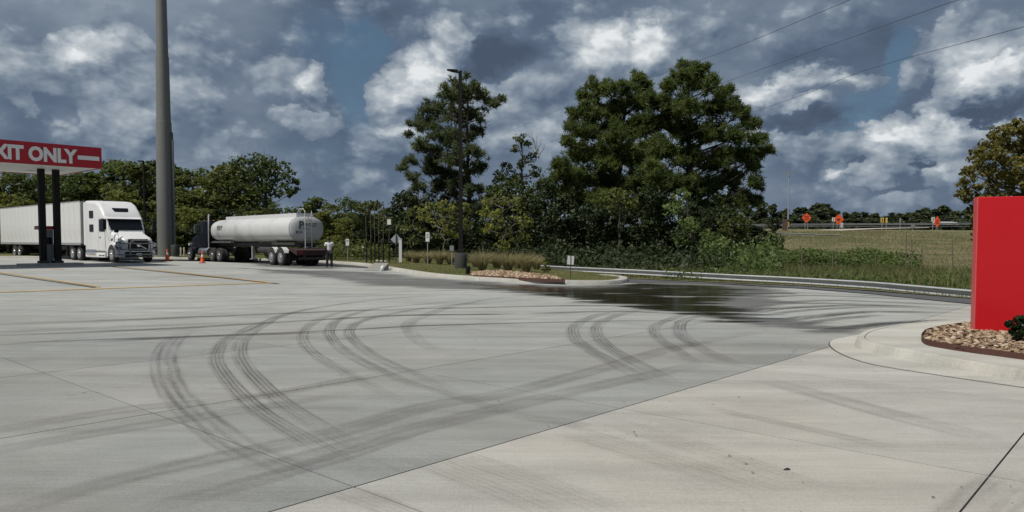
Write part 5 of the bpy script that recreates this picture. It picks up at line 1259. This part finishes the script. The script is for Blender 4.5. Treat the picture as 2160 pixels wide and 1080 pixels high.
def limbs(b, rg, base, lobes, top, r0, every=1):
    """trunk with slight bends plus a limb to every lobe"""
    base = Vector(base); top = Vector(top); P = []; n = 9
    for i in range(n + 1):
        t = i / n; p = base.lerp(top, t); P.append(p + Vector((rg.normal(0, .10), rg.normal(0, .10), 0)) * (t * (1 - t) * 4) * max(1, r0 * 3))
    b.tube(P, [r0 * (1.25 if i == 0 else 1) * (1 - .80 * i / n) for i in range(n + 1)], 8)
    Ht = (top.z - base.z)
    for k, (x, y, z, r) in enumerate(lobes):
        if k % every: continue
        e = Vector((x, y, z)); hz_ = math.hypot(x - base.x, y - base.y); zs = max(base.z + Ht * .12, min(z - hz_ * .45, base.z + Ht * .95)); t = (zs - base.z) / Ht
        i = min(n - 1, int(t * n)); s = P[i].lerp(P[i + 1], t * n - i)
        m_ = s.lerp(e, .5) + Vector((0, 0, -.06 * (e - s).length)) + Vector((rg.normal(0, .12), rg.normal(0, .12), 0))
        rr = max(.025, min(r0 * .38, .05 * r + .02)); b.tube([s, m_, e], [rr, rr * .7, rr * .3], 5)
        for q in range(3):
            f = e + Vector(rg.normal(0, r * .5, 3).tolist()); b.tube([m_.lerp(e, .4 + .2 * q), f], [rr * .4, .01], 4)
def lobetree(name, label, plob, D, basepx, m, kind='leaf', size=.24, dens=1.0, r0=.25, spread=.5, flat=.8, group=None, seed=1, toppx=None, bark=None, cat='tree', gz_=None, hole=0, every=1, nb=15, blade=.38, wid=.032, extra=1, rs=1.12):
    rg = np.random.RandomState(seed); bp = at(basepx, 500, D); z0 = (gz_ if gz_ is not None else G(bp.x) + .1)
    lob = []
    xs = [l[0] for l in plob]; half = (max(xs) - min(xs)) / 2 * D / F
    for q in range(extra):
        for px, py, r in plob:
            d = D + rg.uniform(-1, 1) * spread * half + (0 if q == 0 else rg.uniform(.5, 1) * half * spread); p = at(px, py, d); lob.append((p.x - bp.x, p.y - bp.y, p.z - z0, r * d / F * rs))
    e = empty(name, (bp.x, bp.y, z0), 0, label, cat, group)
    if kind == 'pine': V, Fa, T = pine_tufts(rg, lob, dens, blade, wid, nb=nb)
    else:
        C, N, T = lobe_leaves(rg, lob, size, dens, flat); V, Fa = quads(rg, C, size, 1.5, N)
    link('crown', npmesh('crown', V, Fa, m, T), e)
    tz = max(l[2] for l in lob); tl_ = max(lob, key=lambda l: l[2]); b = MB()
    if r0: limbs(b, rg, (0, 0, -.2), lob, (tl_[0] * .6, tl_[1] * .6, tz * .97), r0, every); b.build('trunk', bark or BARK, e, True)
    return e, len(Fa)
NQ = 0
# -- generic broad crowns, each mesh shared by several trees
def broad_variant(seed, m, size=.30, dens=1.0, n=26, flat=.8, low=.12):
    rg = np.random.RandomState(seed); lob = []
    for k in range(n):
        t = rg.uniform(low, 1); a = rg.uniform(0, 6.283); w_ = math.sin(min(1, (t * .85 + .12)) * math.pi) ** .6
        q = rg.uniform(.3, .85) * w_ * 3.1; lob.append((math.cos(a) * q, math.sin(a) * q, 1.0 + t * 8.0, rg.uniform(.9, 1.6) * (1.15 - .4 * t)))
    C, N, T = lobe_leaves(rg, lob, size, dens, flat); V, Fa = quads(rg, C, size, 1.5, N)
    b = MB(); limbs(b, rg, (0, 0, -.2), lob, (0, 0, 8.6), .22, 2)
    return npmesh('crown', V, Fa, m, T), b.mesh('trunk', BARK, True), len(Fa)
VARS = {}
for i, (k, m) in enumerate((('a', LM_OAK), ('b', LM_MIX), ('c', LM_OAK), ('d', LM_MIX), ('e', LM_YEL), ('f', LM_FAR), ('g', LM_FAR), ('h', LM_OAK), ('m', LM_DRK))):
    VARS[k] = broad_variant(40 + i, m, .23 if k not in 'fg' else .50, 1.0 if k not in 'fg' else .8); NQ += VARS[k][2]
def bush_variant(seed, m, size=.27):
    rg = np.random.RandomState(seed); lob = []
    for k in range(30):
        t = rg.uniform(0, 1); a = rg.uniform(0, 6.283); q = rg.uniform(.2, 1) * 3.6 * (1.1 - .5 * t); lob.append((math.cos(a) * q, math.sin(a) * q, .9 + t * 7.6, rg.uniform(1.1, 1.9) * (1.1 - .3 * t)))
    C, N, T = lobe_leaves(rg, lob, size, 1.15, .9); V, Fa = quads(rg, C, size, 1.5, N)
    b = MB(); limbs(b, rg, (0, 0, -.2), lob, (0, 0, 8.0), .18, 3)
    return npmesh('crown', V, Fa, m, T), b.mesh('trunk', BARK, True), len(Fa)
def pine_variant(seed):
    rg = np.random.RandomState(seed); lob = []
    for k in range(16):
        t = rg.uniform(.45, 1); a = rg.uniform(0, 6.283); q = rg.uniform(.2, 1) * (1.25 - t) * 3.2; lob.append((math.cos(a) * q, math.sin(a) * q, t * 9.4, rg.uniform(.6, 1.0)))
    V, Fa, T = pine_tufts(rg, lob, 1.0, .5, .07, nb=10); b = MB(); limbs(b, rg, (0, 0, -.2), lob, (0, 0, 9.2), .16)
    return npmesh('crown', V, Fa, LM_FAR, T), b.mesh('trunk', BARK, True), len(Fa)
VARS['p'] = pine_variant(77); VARS['k'] = bush_variant(91, LM_DRK); VARS['l'] = bush_variant(92, LM_MIX, .3); NQ += VARS['k'][2] + VARS['l'][2]
def place(k, px, ytop, D, wsc, label, group=None, rz=None, gz_=None, name='broadleaf_tree'):
    p = at(px, 500, D); z0 = gz_ if gz_ is not None else (HT(p.x, p.y) if D < 140 else 3.0); h = CAMZ + (506 - ytop) * D / F - z0; s = h / 9.9
    e = empty(name, (p.x, p.y, z0), rnd.uniform(0, 6.28) if rz is None else rz, label, 'tree', group); e.scale = (s * wsc, s * wsc, s)
    link('crown', VARS[k][0], e); link('trunk', VARS[k][1], e); return e
# left treeline along the back of the lot
prof = [(-40,350),(10,352),(55,345),(100,350),(150,352),(185,345),(222,312),(262,330),(300,333),(335,326),(372,340),(410,352),(445,345),(482,333),(520,340),(660,404),(700,418),(742,408),(780,416),(815,432),(850,440)]
look = ['with a rounded dark crown', 'with a ragged green crown', 'leaning slightly with a broken outline', 'with a lighter green top']
for i, (px, yt) in enumerate(prof):
    place('abcdh'[i % 5], px, yt, 84 + (i * 7) % 11, 1.35, 'broadleaf tree in the dark treeline behind the trucks, ' + nth(i) + ' from the left', 'trees of the dark treeline behind the trucks')
for i, px in enumerate(range(-30, 860, 46)):
    yt = 405 + (i * 37) % 38 + (20 if px > 600 else 0)
    place('dkhlc'[i % 5], px, yt, 76 + (i * 5) % 7, 1.35, 'lower broadleaf tree filling the foot of the treeline, ' + nth(i) + ' from the left', 'lower trees at the foot of the treeline')
for i, px in enumerate(range(-20, 860, 52)):
    place('klk'[i % 3], px + 14, 462 + (i * 13) % 22, 71 + i % 3, 1.7, 'bushy small tree low along the edge of the treeline, ' + nth(i) + ' from the left', 'small bushy trees along the treeline edge')
for px, yt, D, w_, lab in ((18, 398, 70, 1.3, 'olive yellow tree seen under the canopy at the far left'), (62, 410, 71, 1.2, 'yellow-green tree right of the far left olive tree'), (258, 392, 72, 1.2, 'light green tree above the white truck cab'),
                       (676, 436, 68, 1.3, 'yellow-green tree just right of the tanker end'), (722, 452, 66, 1.3, 'yellowish bushy tree behind the man'), (768, 440, 72, 1.2, 'dull green tree behind the row of thin posts'), (640, 470, 68, 1.5, 'low green tree hidden behind the tanker end'), (400,430,74,1.3,'light green tree between the sign pole and the tanker cab')):
    place('e' if 'yellow' in lab or 'light' in lab else 'b', px, yt, D, w_, lab)
# domed oak with an open underside
e, n = lobetree('oak_tree', 'wide domed oak with an open underside above the tanker', [(500,350,22),(530,342,26),(560,342,24),(590,352,22),(610,372,18),(622,382,12),(545,365,26),(575,372,24),(520,375,24),(600,395,14),(612,408,12),(500,385,22),(565,395,16),(540,400,18),(622,400,9)], 78, 577, LM_OAK, size=.25, r0=.32, seed=5, flat=.7, spread=.5, dens=.9); NQ += n
# lamp-side pine
P1 = [(985,178,26),(950,200,22),(1008,196,22),(970,205,26),(1035,214,12),(1055,208,10),(1045,222,9),(920,228,26),(960,242,30),(1000,240,26),(893,262,22),(930,282,30),(975,285,28),(1008,275,18),(885,305,18),(910,322,26),(958,325,30),(1000,322,22),(865,340,14),(850,352,11),(905,355,22),(945,362,28),(990,365,24),(1016,350,12),(868,372,13),(885,395,16),(920,395,20),(960,402,26),(1000,400,20),(862,285,8),(870,262,9),(940,425,20),(990,430,20)]
e, n = lobetree('pine_tree', 'tall pine behind the lamp post with one branch reaching right', P1, 72, 990, LM_PIN2, 'pine', r0=.30, seed=11, dens=1.1, spread=.45, toppx=985); NQ += n
P2 = [(1096,292,12),(1088,312,11),(1110,302,10),(1122,330,13),(1104,345,14),(1130,360,16),(1066,352,12),(1050,372,16),(1078,372,16),(1100,385,20),(1142,392,20),(1040,398,16),(1070,405,20),(1120,415,22),(1030,425,16),(1160,400,14)]
e, n = lobetree('ragged_tree', 'ragged thin-topped tree with bare twigs between the two pine groups', P2, 74, 1105, LM_MIX, size=.15, dens=1.3, r0=.22, seed=12, rs=1.3); NQ += n
b = MB(); bp0 = e.location
for a, c in (((1130,340),(1131,285)),((1131,320),(1143,292)),((1130,315),(1120,280)),((1135,330),(1150,305)),((1100,330),(1082,288)),((1128,300),(1110,282))):
    A_1, A_2 = at(*a, 74) - bp0, at(*c, 74) - bp0; b.tube([A_1, A_1.lerp(A_2, .5) + Vector((.1, 0, 0)), A_2], [.045, .03, .012], 5)
b.build('bare_twigs', LBR, e)
M1 = [(1345,170,20),(1325,186,18),(1362,184,16),(1262,186,22),(1238,205,20),(1288,188,18),(1216,238,18),(1250,235,28),(1298,228,28),(1345,215,26),(1205,268,14),(1238,278,28),(1290,280,32),(1340,270,32),(1196,300,12),(1225,322,26),(1275,330,34),(1330,325,34),(1185,345,18),(1220,370,30),(1280,380,36),(1340,385,34),(1175,372,16),(1205,415,30),(1265,430,36),(1330,440,34)]
e, n = lobetree('pine_tree', 'broad twin-topped pine forming the left half of the central clump', M1, 66, 1290, LM_PINE, 'pine', r0=.36, seed=13, dens=1.0, spread=.6, extra=2); NQ += n
M2 = [(1375,215,22),(1382,260,26),(1378,310,28),(1375,360,30),(1385,410,30),(1450,143,18),(1474,148,16),(1432,162,17),(1460,175,26),(1495,180,20),(1522,196,18),(1412,185,16),(1404,222,24),(1448,225,30),(1500,228,30),(1542,224,18),(1565,240,20),(1588,262,15),(1400,262,28),(1450,280,32),(1512,278,30),(1556,285,22),(1600,295,15),(1622,318,11),(1602,325,14),(1400,320,28),(1455,335,34),(1515,335,32),(1566,330,22),(1590,352,16),(1540,378,28),(1595,385,16),(1480,395,34),(1420,385,32),(1565,418,22),(1590,425,13),(1530,435,30),(1470,450,34)]
e, n = lobetree('pine_tree', 'tallest dense pine forming the right half of the central clump', M2, 63, 1455, LM_PINE, 'pine', r0=.42, seed=14, dens=1.0, spread=.6, extra=2); NQ += n
# dark understorey below the pines, down to the ground
US = [('dark green tree filling the gap left of the twin-topped pine', [(1150,385,22),(1180,360,18),(1165,415,26),(1130,430,26),(1190,400,24)], 70, 1160, LM_OAK),
      ('dark rounded tree under the ragged bare-twigged tree', [(1040,402,20),(1075,395,22),(1110,402,22),(1060,430,26),(1095,435,26),(1030,440,22)], 71, 1075, LM_OAK),
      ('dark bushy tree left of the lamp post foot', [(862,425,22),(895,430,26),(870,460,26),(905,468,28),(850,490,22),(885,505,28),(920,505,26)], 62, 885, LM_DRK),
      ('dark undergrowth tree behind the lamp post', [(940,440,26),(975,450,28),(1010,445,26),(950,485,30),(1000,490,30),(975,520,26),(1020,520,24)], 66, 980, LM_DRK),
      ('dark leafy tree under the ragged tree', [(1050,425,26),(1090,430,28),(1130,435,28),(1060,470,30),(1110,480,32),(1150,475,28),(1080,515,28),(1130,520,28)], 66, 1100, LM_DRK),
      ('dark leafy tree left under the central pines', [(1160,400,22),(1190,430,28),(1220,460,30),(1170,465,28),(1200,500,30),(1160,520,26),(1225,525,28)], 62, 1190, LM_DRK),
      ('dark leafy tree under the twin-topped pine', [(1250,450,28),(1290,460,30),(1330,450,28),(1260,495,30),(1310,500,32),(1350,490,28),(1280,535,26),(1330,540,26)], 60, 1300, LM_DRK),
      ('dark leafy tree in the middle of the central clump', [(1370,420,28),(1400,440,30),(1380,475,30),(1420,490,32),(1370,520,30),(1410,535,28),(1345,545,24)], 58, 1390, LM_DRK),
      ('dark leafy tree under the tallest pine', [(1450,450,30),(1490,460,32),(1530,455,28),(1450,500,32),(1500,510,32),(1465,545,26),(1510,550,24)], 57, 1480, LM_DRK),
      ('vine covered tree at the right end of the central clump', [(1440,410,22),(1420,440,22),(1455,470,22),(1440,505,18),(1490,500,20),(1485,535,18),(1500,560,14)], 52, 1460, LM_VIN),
      ('light green bush at the right edge of the central clump', [(1535,470,20),(1555,462,18),(1568,482,16),(1530,495,20),(1552,505,18),(1525,525,14)], 50, 1540, LM_MIX),
      ('green bush with yellow sprigs inside the central clump', [(1280,418,20),(1310,410,22),(1335,425,18),(1300,440,18)], 56, 1305, LM_MIX)]
for i, (lab, L, D, bpx, m) in enumerate(US):
    e, n = lobetree('leafy_tree', lab, L, D, bpx, m, size=.19 if D > 55 else .16, dens=1.1, r0=.13, seed=20 + i, spread=.8, extra=2 if m is LM_DRK else 1, every=2); NQ += n
for i, px in enumerate(range(860, 1640, 55)):
    place('mkm'[i % 3], px, 400 + (i * 29) % 40 + (50 if px > 1540 else 0), 78 + i % 5, 1.25, 'dark tree deep inside the central wood, ' + nth(i) + ' from the left', 'dark trees deep in the central wood')
for i, px in enumerate(range(850, 1600, 42)):
    place('kkk'[i % 3], px, 468 + (i * 17) % 24, 70 + (i % 3) - (0 if px < 1150 else 6), 1.9, 'low dark thicket tree at the foot of the central wood, ' + nth(i) + ' from the left', 'low thicket trees at the foot of the central wood')
# young planted trees on the island
for i, (lab, L, D, bpx) in enumerate((('young yellow-green tree on a thin trunk left of the lamp post', [(905,440,18),(930,432,20),(955,445,20),(985,440,16),(892,462,16),(920,465,22),(950,470,20),(982,470,16),(935,490,18),(960,495,14)], 50, 938),
        ('young olive-green tree right of the lamp post, above the tall grasses', [(1030,425,18),(1060,415,20),(1090,430,20),(1022,450,18),(1055,455,24),(1095,465,22),(1115,470,14),(1035,485,20),(1075,495,22),(1105,500,16),(1060,520,16)], 46, 1062),
        ('small green tree left of the young yellow-green tree', [(862,452,16),(880,445,14),(858,478,18),(884,480,16),(870,505,16)], 54, 868))):
    e, n = lobetree('young_tree', lab, L, D, bpx, LM_YEL if i < 2 else LM_MIX, size=.15, dens=.55, r0=.06, seed=50 + i, spread=.8, bark=LBR); NQ += n
# right-hand tree by the red sign
RT = [(2140,272,22),(2160,262,20),(2112,282,20),(2085,298,18),(2125,305,30),(2165,315,32),(2066,318,14),(2095,330,26),(2060,345,18),(2140,355,34),(2042,362,14),(2080,372,26),(2035,382,12),(2115,395,30),(2160,400,36),(2052,400,20),(2030,408,11),(2085,420,24),(2040,418,12),(2056,440,14),(2125,440,28),(2065,462,14),(2052,480,11),(2060,500,9),(2070,490,14),(2200,300,40),(2230,370,50),(2200,440,44),(2260,300,40),(2110,470,24),(2150,490,28)]
e, n = lobetree('broadleaf_tree', 'large rounded olive-gold tree rising behind the red sign', RT, 46, 2170, LM_OLV, size=.15, dens=1.8, rs=1.30, r0=.35, seed=60, spread=.6, flat=.85); NQ += n
# far trees beyond the highway
for i, (k, px, yt, w_) in enumerate((('f',1600,418,1.1),('g',1628,424,1.0),('f',1655,440,1.1),('g',1690,432,1.5),('f',1722,428,1.5),('p',1745,428,1.3),('p',1760,444,1.4),('f',1786,447,1.3),('g',1806,442,1.2),('p',1826,446,1.3),('f',1845,449,1.4),
        ('g',1866,452,1.2),('p',1880,447,1.3),('f',1900,449,1.5),('g',1922,443,1.5),('f',1946,438,1.5),('g',1968,436,1.6),('f',1990,433,1.5),('g',2012,440,1.4),('f',2036,441,1.4),('g',2060,446,1.4),('f',2090,445,1.4),('g',1575,430,1.3),('f',1640,446,1.5),('g',1670,448,1.6),('f',1755,452,1.6),('g',1830,454,1.6),('f',1890,456,1.6),('g',1540,435,1.4),('f',1500,440,1.4))):
    place(k, px, yt, 225 + (i * 11) % 40, w_, 'distant dark tree in the treeline beyond the highway, ' + nth(i) + ' from the left', 'distant trees beyond the highway', gz_=3.5)
for i, px in enumerate(range(1570, 2110, 18)):
    place('fg'[i % 2], px, 457 + (i * 7) % 8, 205 + (i * 5) % 12, 2.4, 'low distant tree at the foot of the far treeline, ' + nth(i) + ' from the left', 'low distant trees beyond the highway', gz_=3.5)

# ---- grasses
def blades(rg, P, h, w_, lean=.35, seg=2, dirs=None):
    """P (n,3) roots; curved tapering blades, two quads each"""
    n = len(P); a = rg.uniform(0, 6.283, n); s = np.stack([np.cos(a), np.sin(a), np.zeros(n)], 1) * (w_ / 2 * rg.uniform(.6, 1.3, (n, 1)))
    b = rg.uniform(0, 6.283, n); L = rg.uniform(.2, 1, (n, 1)) * lean; dr = dirs if dirs is not None else np.stack([np.cos(b), np.sin(b), np.zeros(n)], 1)
    hh = np.reshape(h, (-1, 1)) * np.ones((n, 1)); up_ = np.array([0, 0, 1.0])
    p1 = P + up_ * hh * .55 + dr * L * hh * .35; p2 = P + up_ * hh * (1 - L * .35) + dr * L * hh * 1.1
    V = np.stack([P - s, P + s, p1 + s * .8, p1 - s * .8, p2 + s * .15, p2 - s * .15], 1).reshape(-1, 3)
    i = np.arange(n)[:, None] * 6; Fa = np.concatenate([i + np.array([0, 1, 2, 3]), i + np.array([3, 2, 4, 5])], 1).reshape(-1, 4); return V, Fa
GM_P = leafmat('tall_grass', (.14, .135, .055), (.46, .40, .22), .45, .7)
GM_L = leafmat('lawn_grass', (.075, .090, .024), (.23, .22, .085), .4, .7)
GM_W = leafmat('weed_blades', (.065, .085, .026), (.28, .27, .12), .4, .7)
GM_D = leafmat('dry_grass', (.12, .115, .050), (.34, .30, .17), .4, .8)
for i, (px, d, h) in enumerate(((878,50,.95),(903,48.5,1.05),(927,47,1.1),(950,47,1.0),(1003,43,1.0),(1017,37,1.25),(1048,41,1.05),(1072,37.5,1.15),(1110,36.5,1.2),(1092,41,.95),(1132,40,.85),(862,53,.9))):
    rg = np.random.RandomState(200 + i); n = 420; a = rg.uniform(0, 6.283, n); r = rg.uniform(0, .15, n)
    P = np.stack([np.cos(a) * r, np.sin(a) * r, np.zeros(n)], 1); dr = np.stack([np.cos(a + rg.normal(0, .3, n)), np.sin(a + rg.normal(0, .3, n)), np.zeros(n)], 1)
    V, Fa = blades(rg, P, h * rg.uniform(.55, 1.05, n), .024, .78, dirs=dr); p = at(px, 500, d)
    o = link('ornamental_grass', npmesh('ornamental_grass', V, Fa, GM_P, np.repeat(np.clip(rg.normal(.5, .25, n), 0, 1), 2)))
    o.location = (p.x, p.y, G(p.x) + .12); tag(o, 'clump of tall tan-green fountain grass planted on the island', 'ornamental grass', 'tall grass clumps on the island')
def scatter(name, n, xr, yr, hfun, w_, m, seed, label, lean=.5, cond=None, zfun=None, kind='stuff', tone=None):
    rg = np.random.RandomState(seed); X = rg.uniform(xr[0], xr[1], n); Y = rg.uniform(yr[0], yr[1], n)
    if cond is not None: k = cond(X, Y); X, Y = X[k], Y[k]
    Z = np.array([zfun(x, y) for x, y in zip(X, Y)]); h = hfun(rg, X, Y); V, Fa = blades(rg, np.stack([X, Y, Z - .02], 1), h, w_, lean)
    t = np.clip((tone(rg, X, Y) if tone else rg.normal(.45, .25, len(X))), 0, 1)
    return link(name, npmesh(name, V, Fa, m, np.repeat(t, 2)), kind=kind, label=label), len(Fa)
IP = [(p.x, p.y) for p in isl if p.y < 62 and p.x > -24]
inn = np.array([(p.x, p.y) for p in isl])
zl = lambda x, y: G(x) + .13
o, n = scatter('lawn_grass', 60000, (-20, 5), (30, 60), lambda r, X, Y: r.uniform(.04, .11, len(X)), .014, GM_L, 300, 'short mown grass on the kerbed island', cond=lambda X, Y: (sdist(inn, X, Y) > .03) & (np.random.RandomState(1).rand(len(X)) < 1.2 - (Y - 30) / 45), zfun=zl); NQ += n
def htv(x, y): return HT(x, y)
def beyond(X, Y, a, b_):
    hull = np.array([(q.x, q.y) for q in ed] ); s = sdist(np.array([(q.x, q.y) for q in ed] + [(-90, -12)]), X, Y); return (-s > a) & (-s < b_)
o, n = scatter('verge_grass', 42000, (3, 20), (10, 42), lambda r, X, Y: r.uniform(.05, .16, len(X)), .016, GM_L, 301, 'short green grass of the verge before the guardrail', cond=lambda X, Y: beyond(X, Y, .02, 3.2), zfun=htv); NQ += n
def patch(X, Y, s, ph): return .5 + .25 * (np.sin(X * s + ph) * np.cos(Y * s * 1.3 + ph * 2) + np.sin((X + Y) * s * .6 + ph * 3))
o, n = scatter('tall_weeds', 60000, (5, 44), (14, 62), lambda r, X, Y: (.40 + .75 * patch(X, Y, .45, 1.0)) * r.uniform(.5, 1.15, len(X)), .035, GM_W, 302, 'tall tangled weeds behind the guardrail', lean=.45,
   cond=lambda X, Y: beyond(X, Y, 4.0, 26) & (X / Y > .16 + .06 * np.sin(X * 1.7) * np.cos(Y * .9)), zfun=htv, tone=lambda r, X, Y: .25 + .5 * patch(X, Y, .3, 4) + r.normal(0, .15, len(X))); NQ += n
o, n = scatter('slope_grass', 60000, (18, 95), (55, 128), lambda r, X, Y: r.uniform(.10, .40, len(X)), .05, GM_D, 303, 'dry rough grass on the slope below the highway', cond=lambda X, Y: (X / Y > .28) & (X / Y < .72), zfun=htv, tone=lambda r, X, Y: .45 + .5 * (patch(X, Y, .12, 2) - .4) + r.normal(0, .15, len(X))); NQ += n
# leafy weeds and vines behind the rail, and the dark shrub band before the slope
def weedmass(name, n, cond, xr, yr, hgt, size, m, seed, label, tone=.4):
    rg = np.random.RandomState(seed); X = rg.uniform(xr[0], xr[1], n); Y = rg.uniform(yr[0], yr[1], n); k = cond(X, Y); X, Y = X[k], Y[k]
    Z = np.array([HT(x, y) for x, y in zip(X, Y)]); top = hgt * np.clip(patch(X, Y, .9, seed) * 1.3, .12, 1.2); z = Z + top * rg.uniform(.05, 1, len(X)) ** .6
    V, Fa = quads(rg, np.stack([X, Y, z], 1), size, 1.6, np.tile([0, -.3, .8], (len(X), 1)))
    return link(name, npmesh(name, V, Fa, m, np.clip(tone + .35 * (patch(X, Y, .6, seed + 3) - .5) + rg.normal(0, .2, len(X)), 0, 1)), kind='stuff', label=label), len(Fa)
o, n = weedmass('vine_cover', 34000, lambda X, Y: beyond(X, Y, 3.6, 9) & (X / Y > .2), (6, 30), (13, 44), .75, .11, LM_VIN, 401, 'green leafy vines crowding behind the guardrail', .35); NQ += n
o, n = weedmass('shrub_band', 40000, lambda X, Y: (X / Y > .29) & (X / Y < .53 + .02 * np.sin(Y)), (16, 40), (52, 64), 1.5, .15, LM_VIN, 402, 'band of dark green scrub crossing the field', .35); NQ += n
o, n = weedmass('scrub_edge', 16000, lambda X, Y: (X / Y > .25) & (X / Y < .36), (10, 26), (38, 56), 2.2, .16, LM_VIN, 403, 'scrub at the corner of the wood', .3); NQ += n
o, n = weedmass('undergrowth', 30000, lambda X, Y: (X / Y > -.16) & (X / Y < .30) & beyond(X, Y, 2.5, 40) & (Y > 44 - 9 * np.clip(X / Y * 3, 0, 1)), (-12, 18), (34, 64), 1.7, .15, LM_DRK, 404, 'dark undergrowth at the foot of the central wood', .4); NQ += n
o, n = weedmass('hedge_growth', 16000, lambda X, Y: (X / Y < -.16) & (X / Y > -.33) & (Y > 55), (-26, -8), (55, 68), 1.3, .15, LM_MIX, 405, 'low green growth behind the row of thin posts', .4); NQ += n
# planting bed on the island
bed2 = empty('rock_bed', (0, 0, 0), 0, 'long bed of tan rock chips under the tall grasses beside the kerb', 'planting bed')
bq = [(1000,584),(1040,586),(1094,589.5),(1150,592),(1192,593.5),(1172,587),(1140,582),(1100,577),(1060,574),(1025,574),(990,578)]
bqp = [Vector((p.x, p.y, 0)) for p in [gp(a, b_, .13) for a, b_ in bq]]
fan('soil', bqp, .10, .155, SOIL, [], parent=bed2)
chips('rock_chips', bqp, 3000, .155, .12, bed2, 9, kind='stuff')
fe_ = bqp[:5]; e1 = offs(fe_, -.02); n = 5; V = [(p.x, p.y, G(p.x) + z) for arr, z in ((fe_, .10), (fe_, .21), (e1, .21), (e1, .10)) for p in arr]
MB().add(V, [(r * n + i, r * n + i + 1, (r + 1) * n + i + 1, (r + 1) * n + i) for r in range(3) for i in range(n - 1)]).build('steel_edging', RU, bed2)
e, n = lobetree('shrub', 'small yellow-green shrub at the end of the island bed', [(1152,558,7),(1146,566,7),(1159,566,6),(1152,574,7)], 36, 1152, LM_YEL, size=.07, dens=.6, r0=.02, seed=71, cat='shrub'); NQ += n
# dark round boxwood before the red sign
rg = np.random.RandomState(90); p = gp(2154, 722, .2); e = empty('shrub', (p.x, p.y, G(p.x) + .2), 0, 'small dark rounded boxwood at the foot of the red sign', 'shrub')
C, N, T = lobe_leaves(rg, [(0, 0, .24, .20), (.03, .05, .28, .18), (.10, -.03, .25, .18), (-.05, .03, .18, .16)], .026, 4.0, .95); V, Fa = quads(rg, C, .028, 1.5, N); NQ += len(Fa)
link('foliage', npmesh('foliage', V, Fa, LM_BOX, T), e)
b = MB(); b.tube([(0, 0, -.03), (0, 0, .12), (.05, 0, .22)], [.015, .012, .006], 6); b.tube([(0, 0, .08), (-.06, .03, .2)], [.01, .005], 5); b.build('stem', BARK, e)
print('leaf faces', NQ)
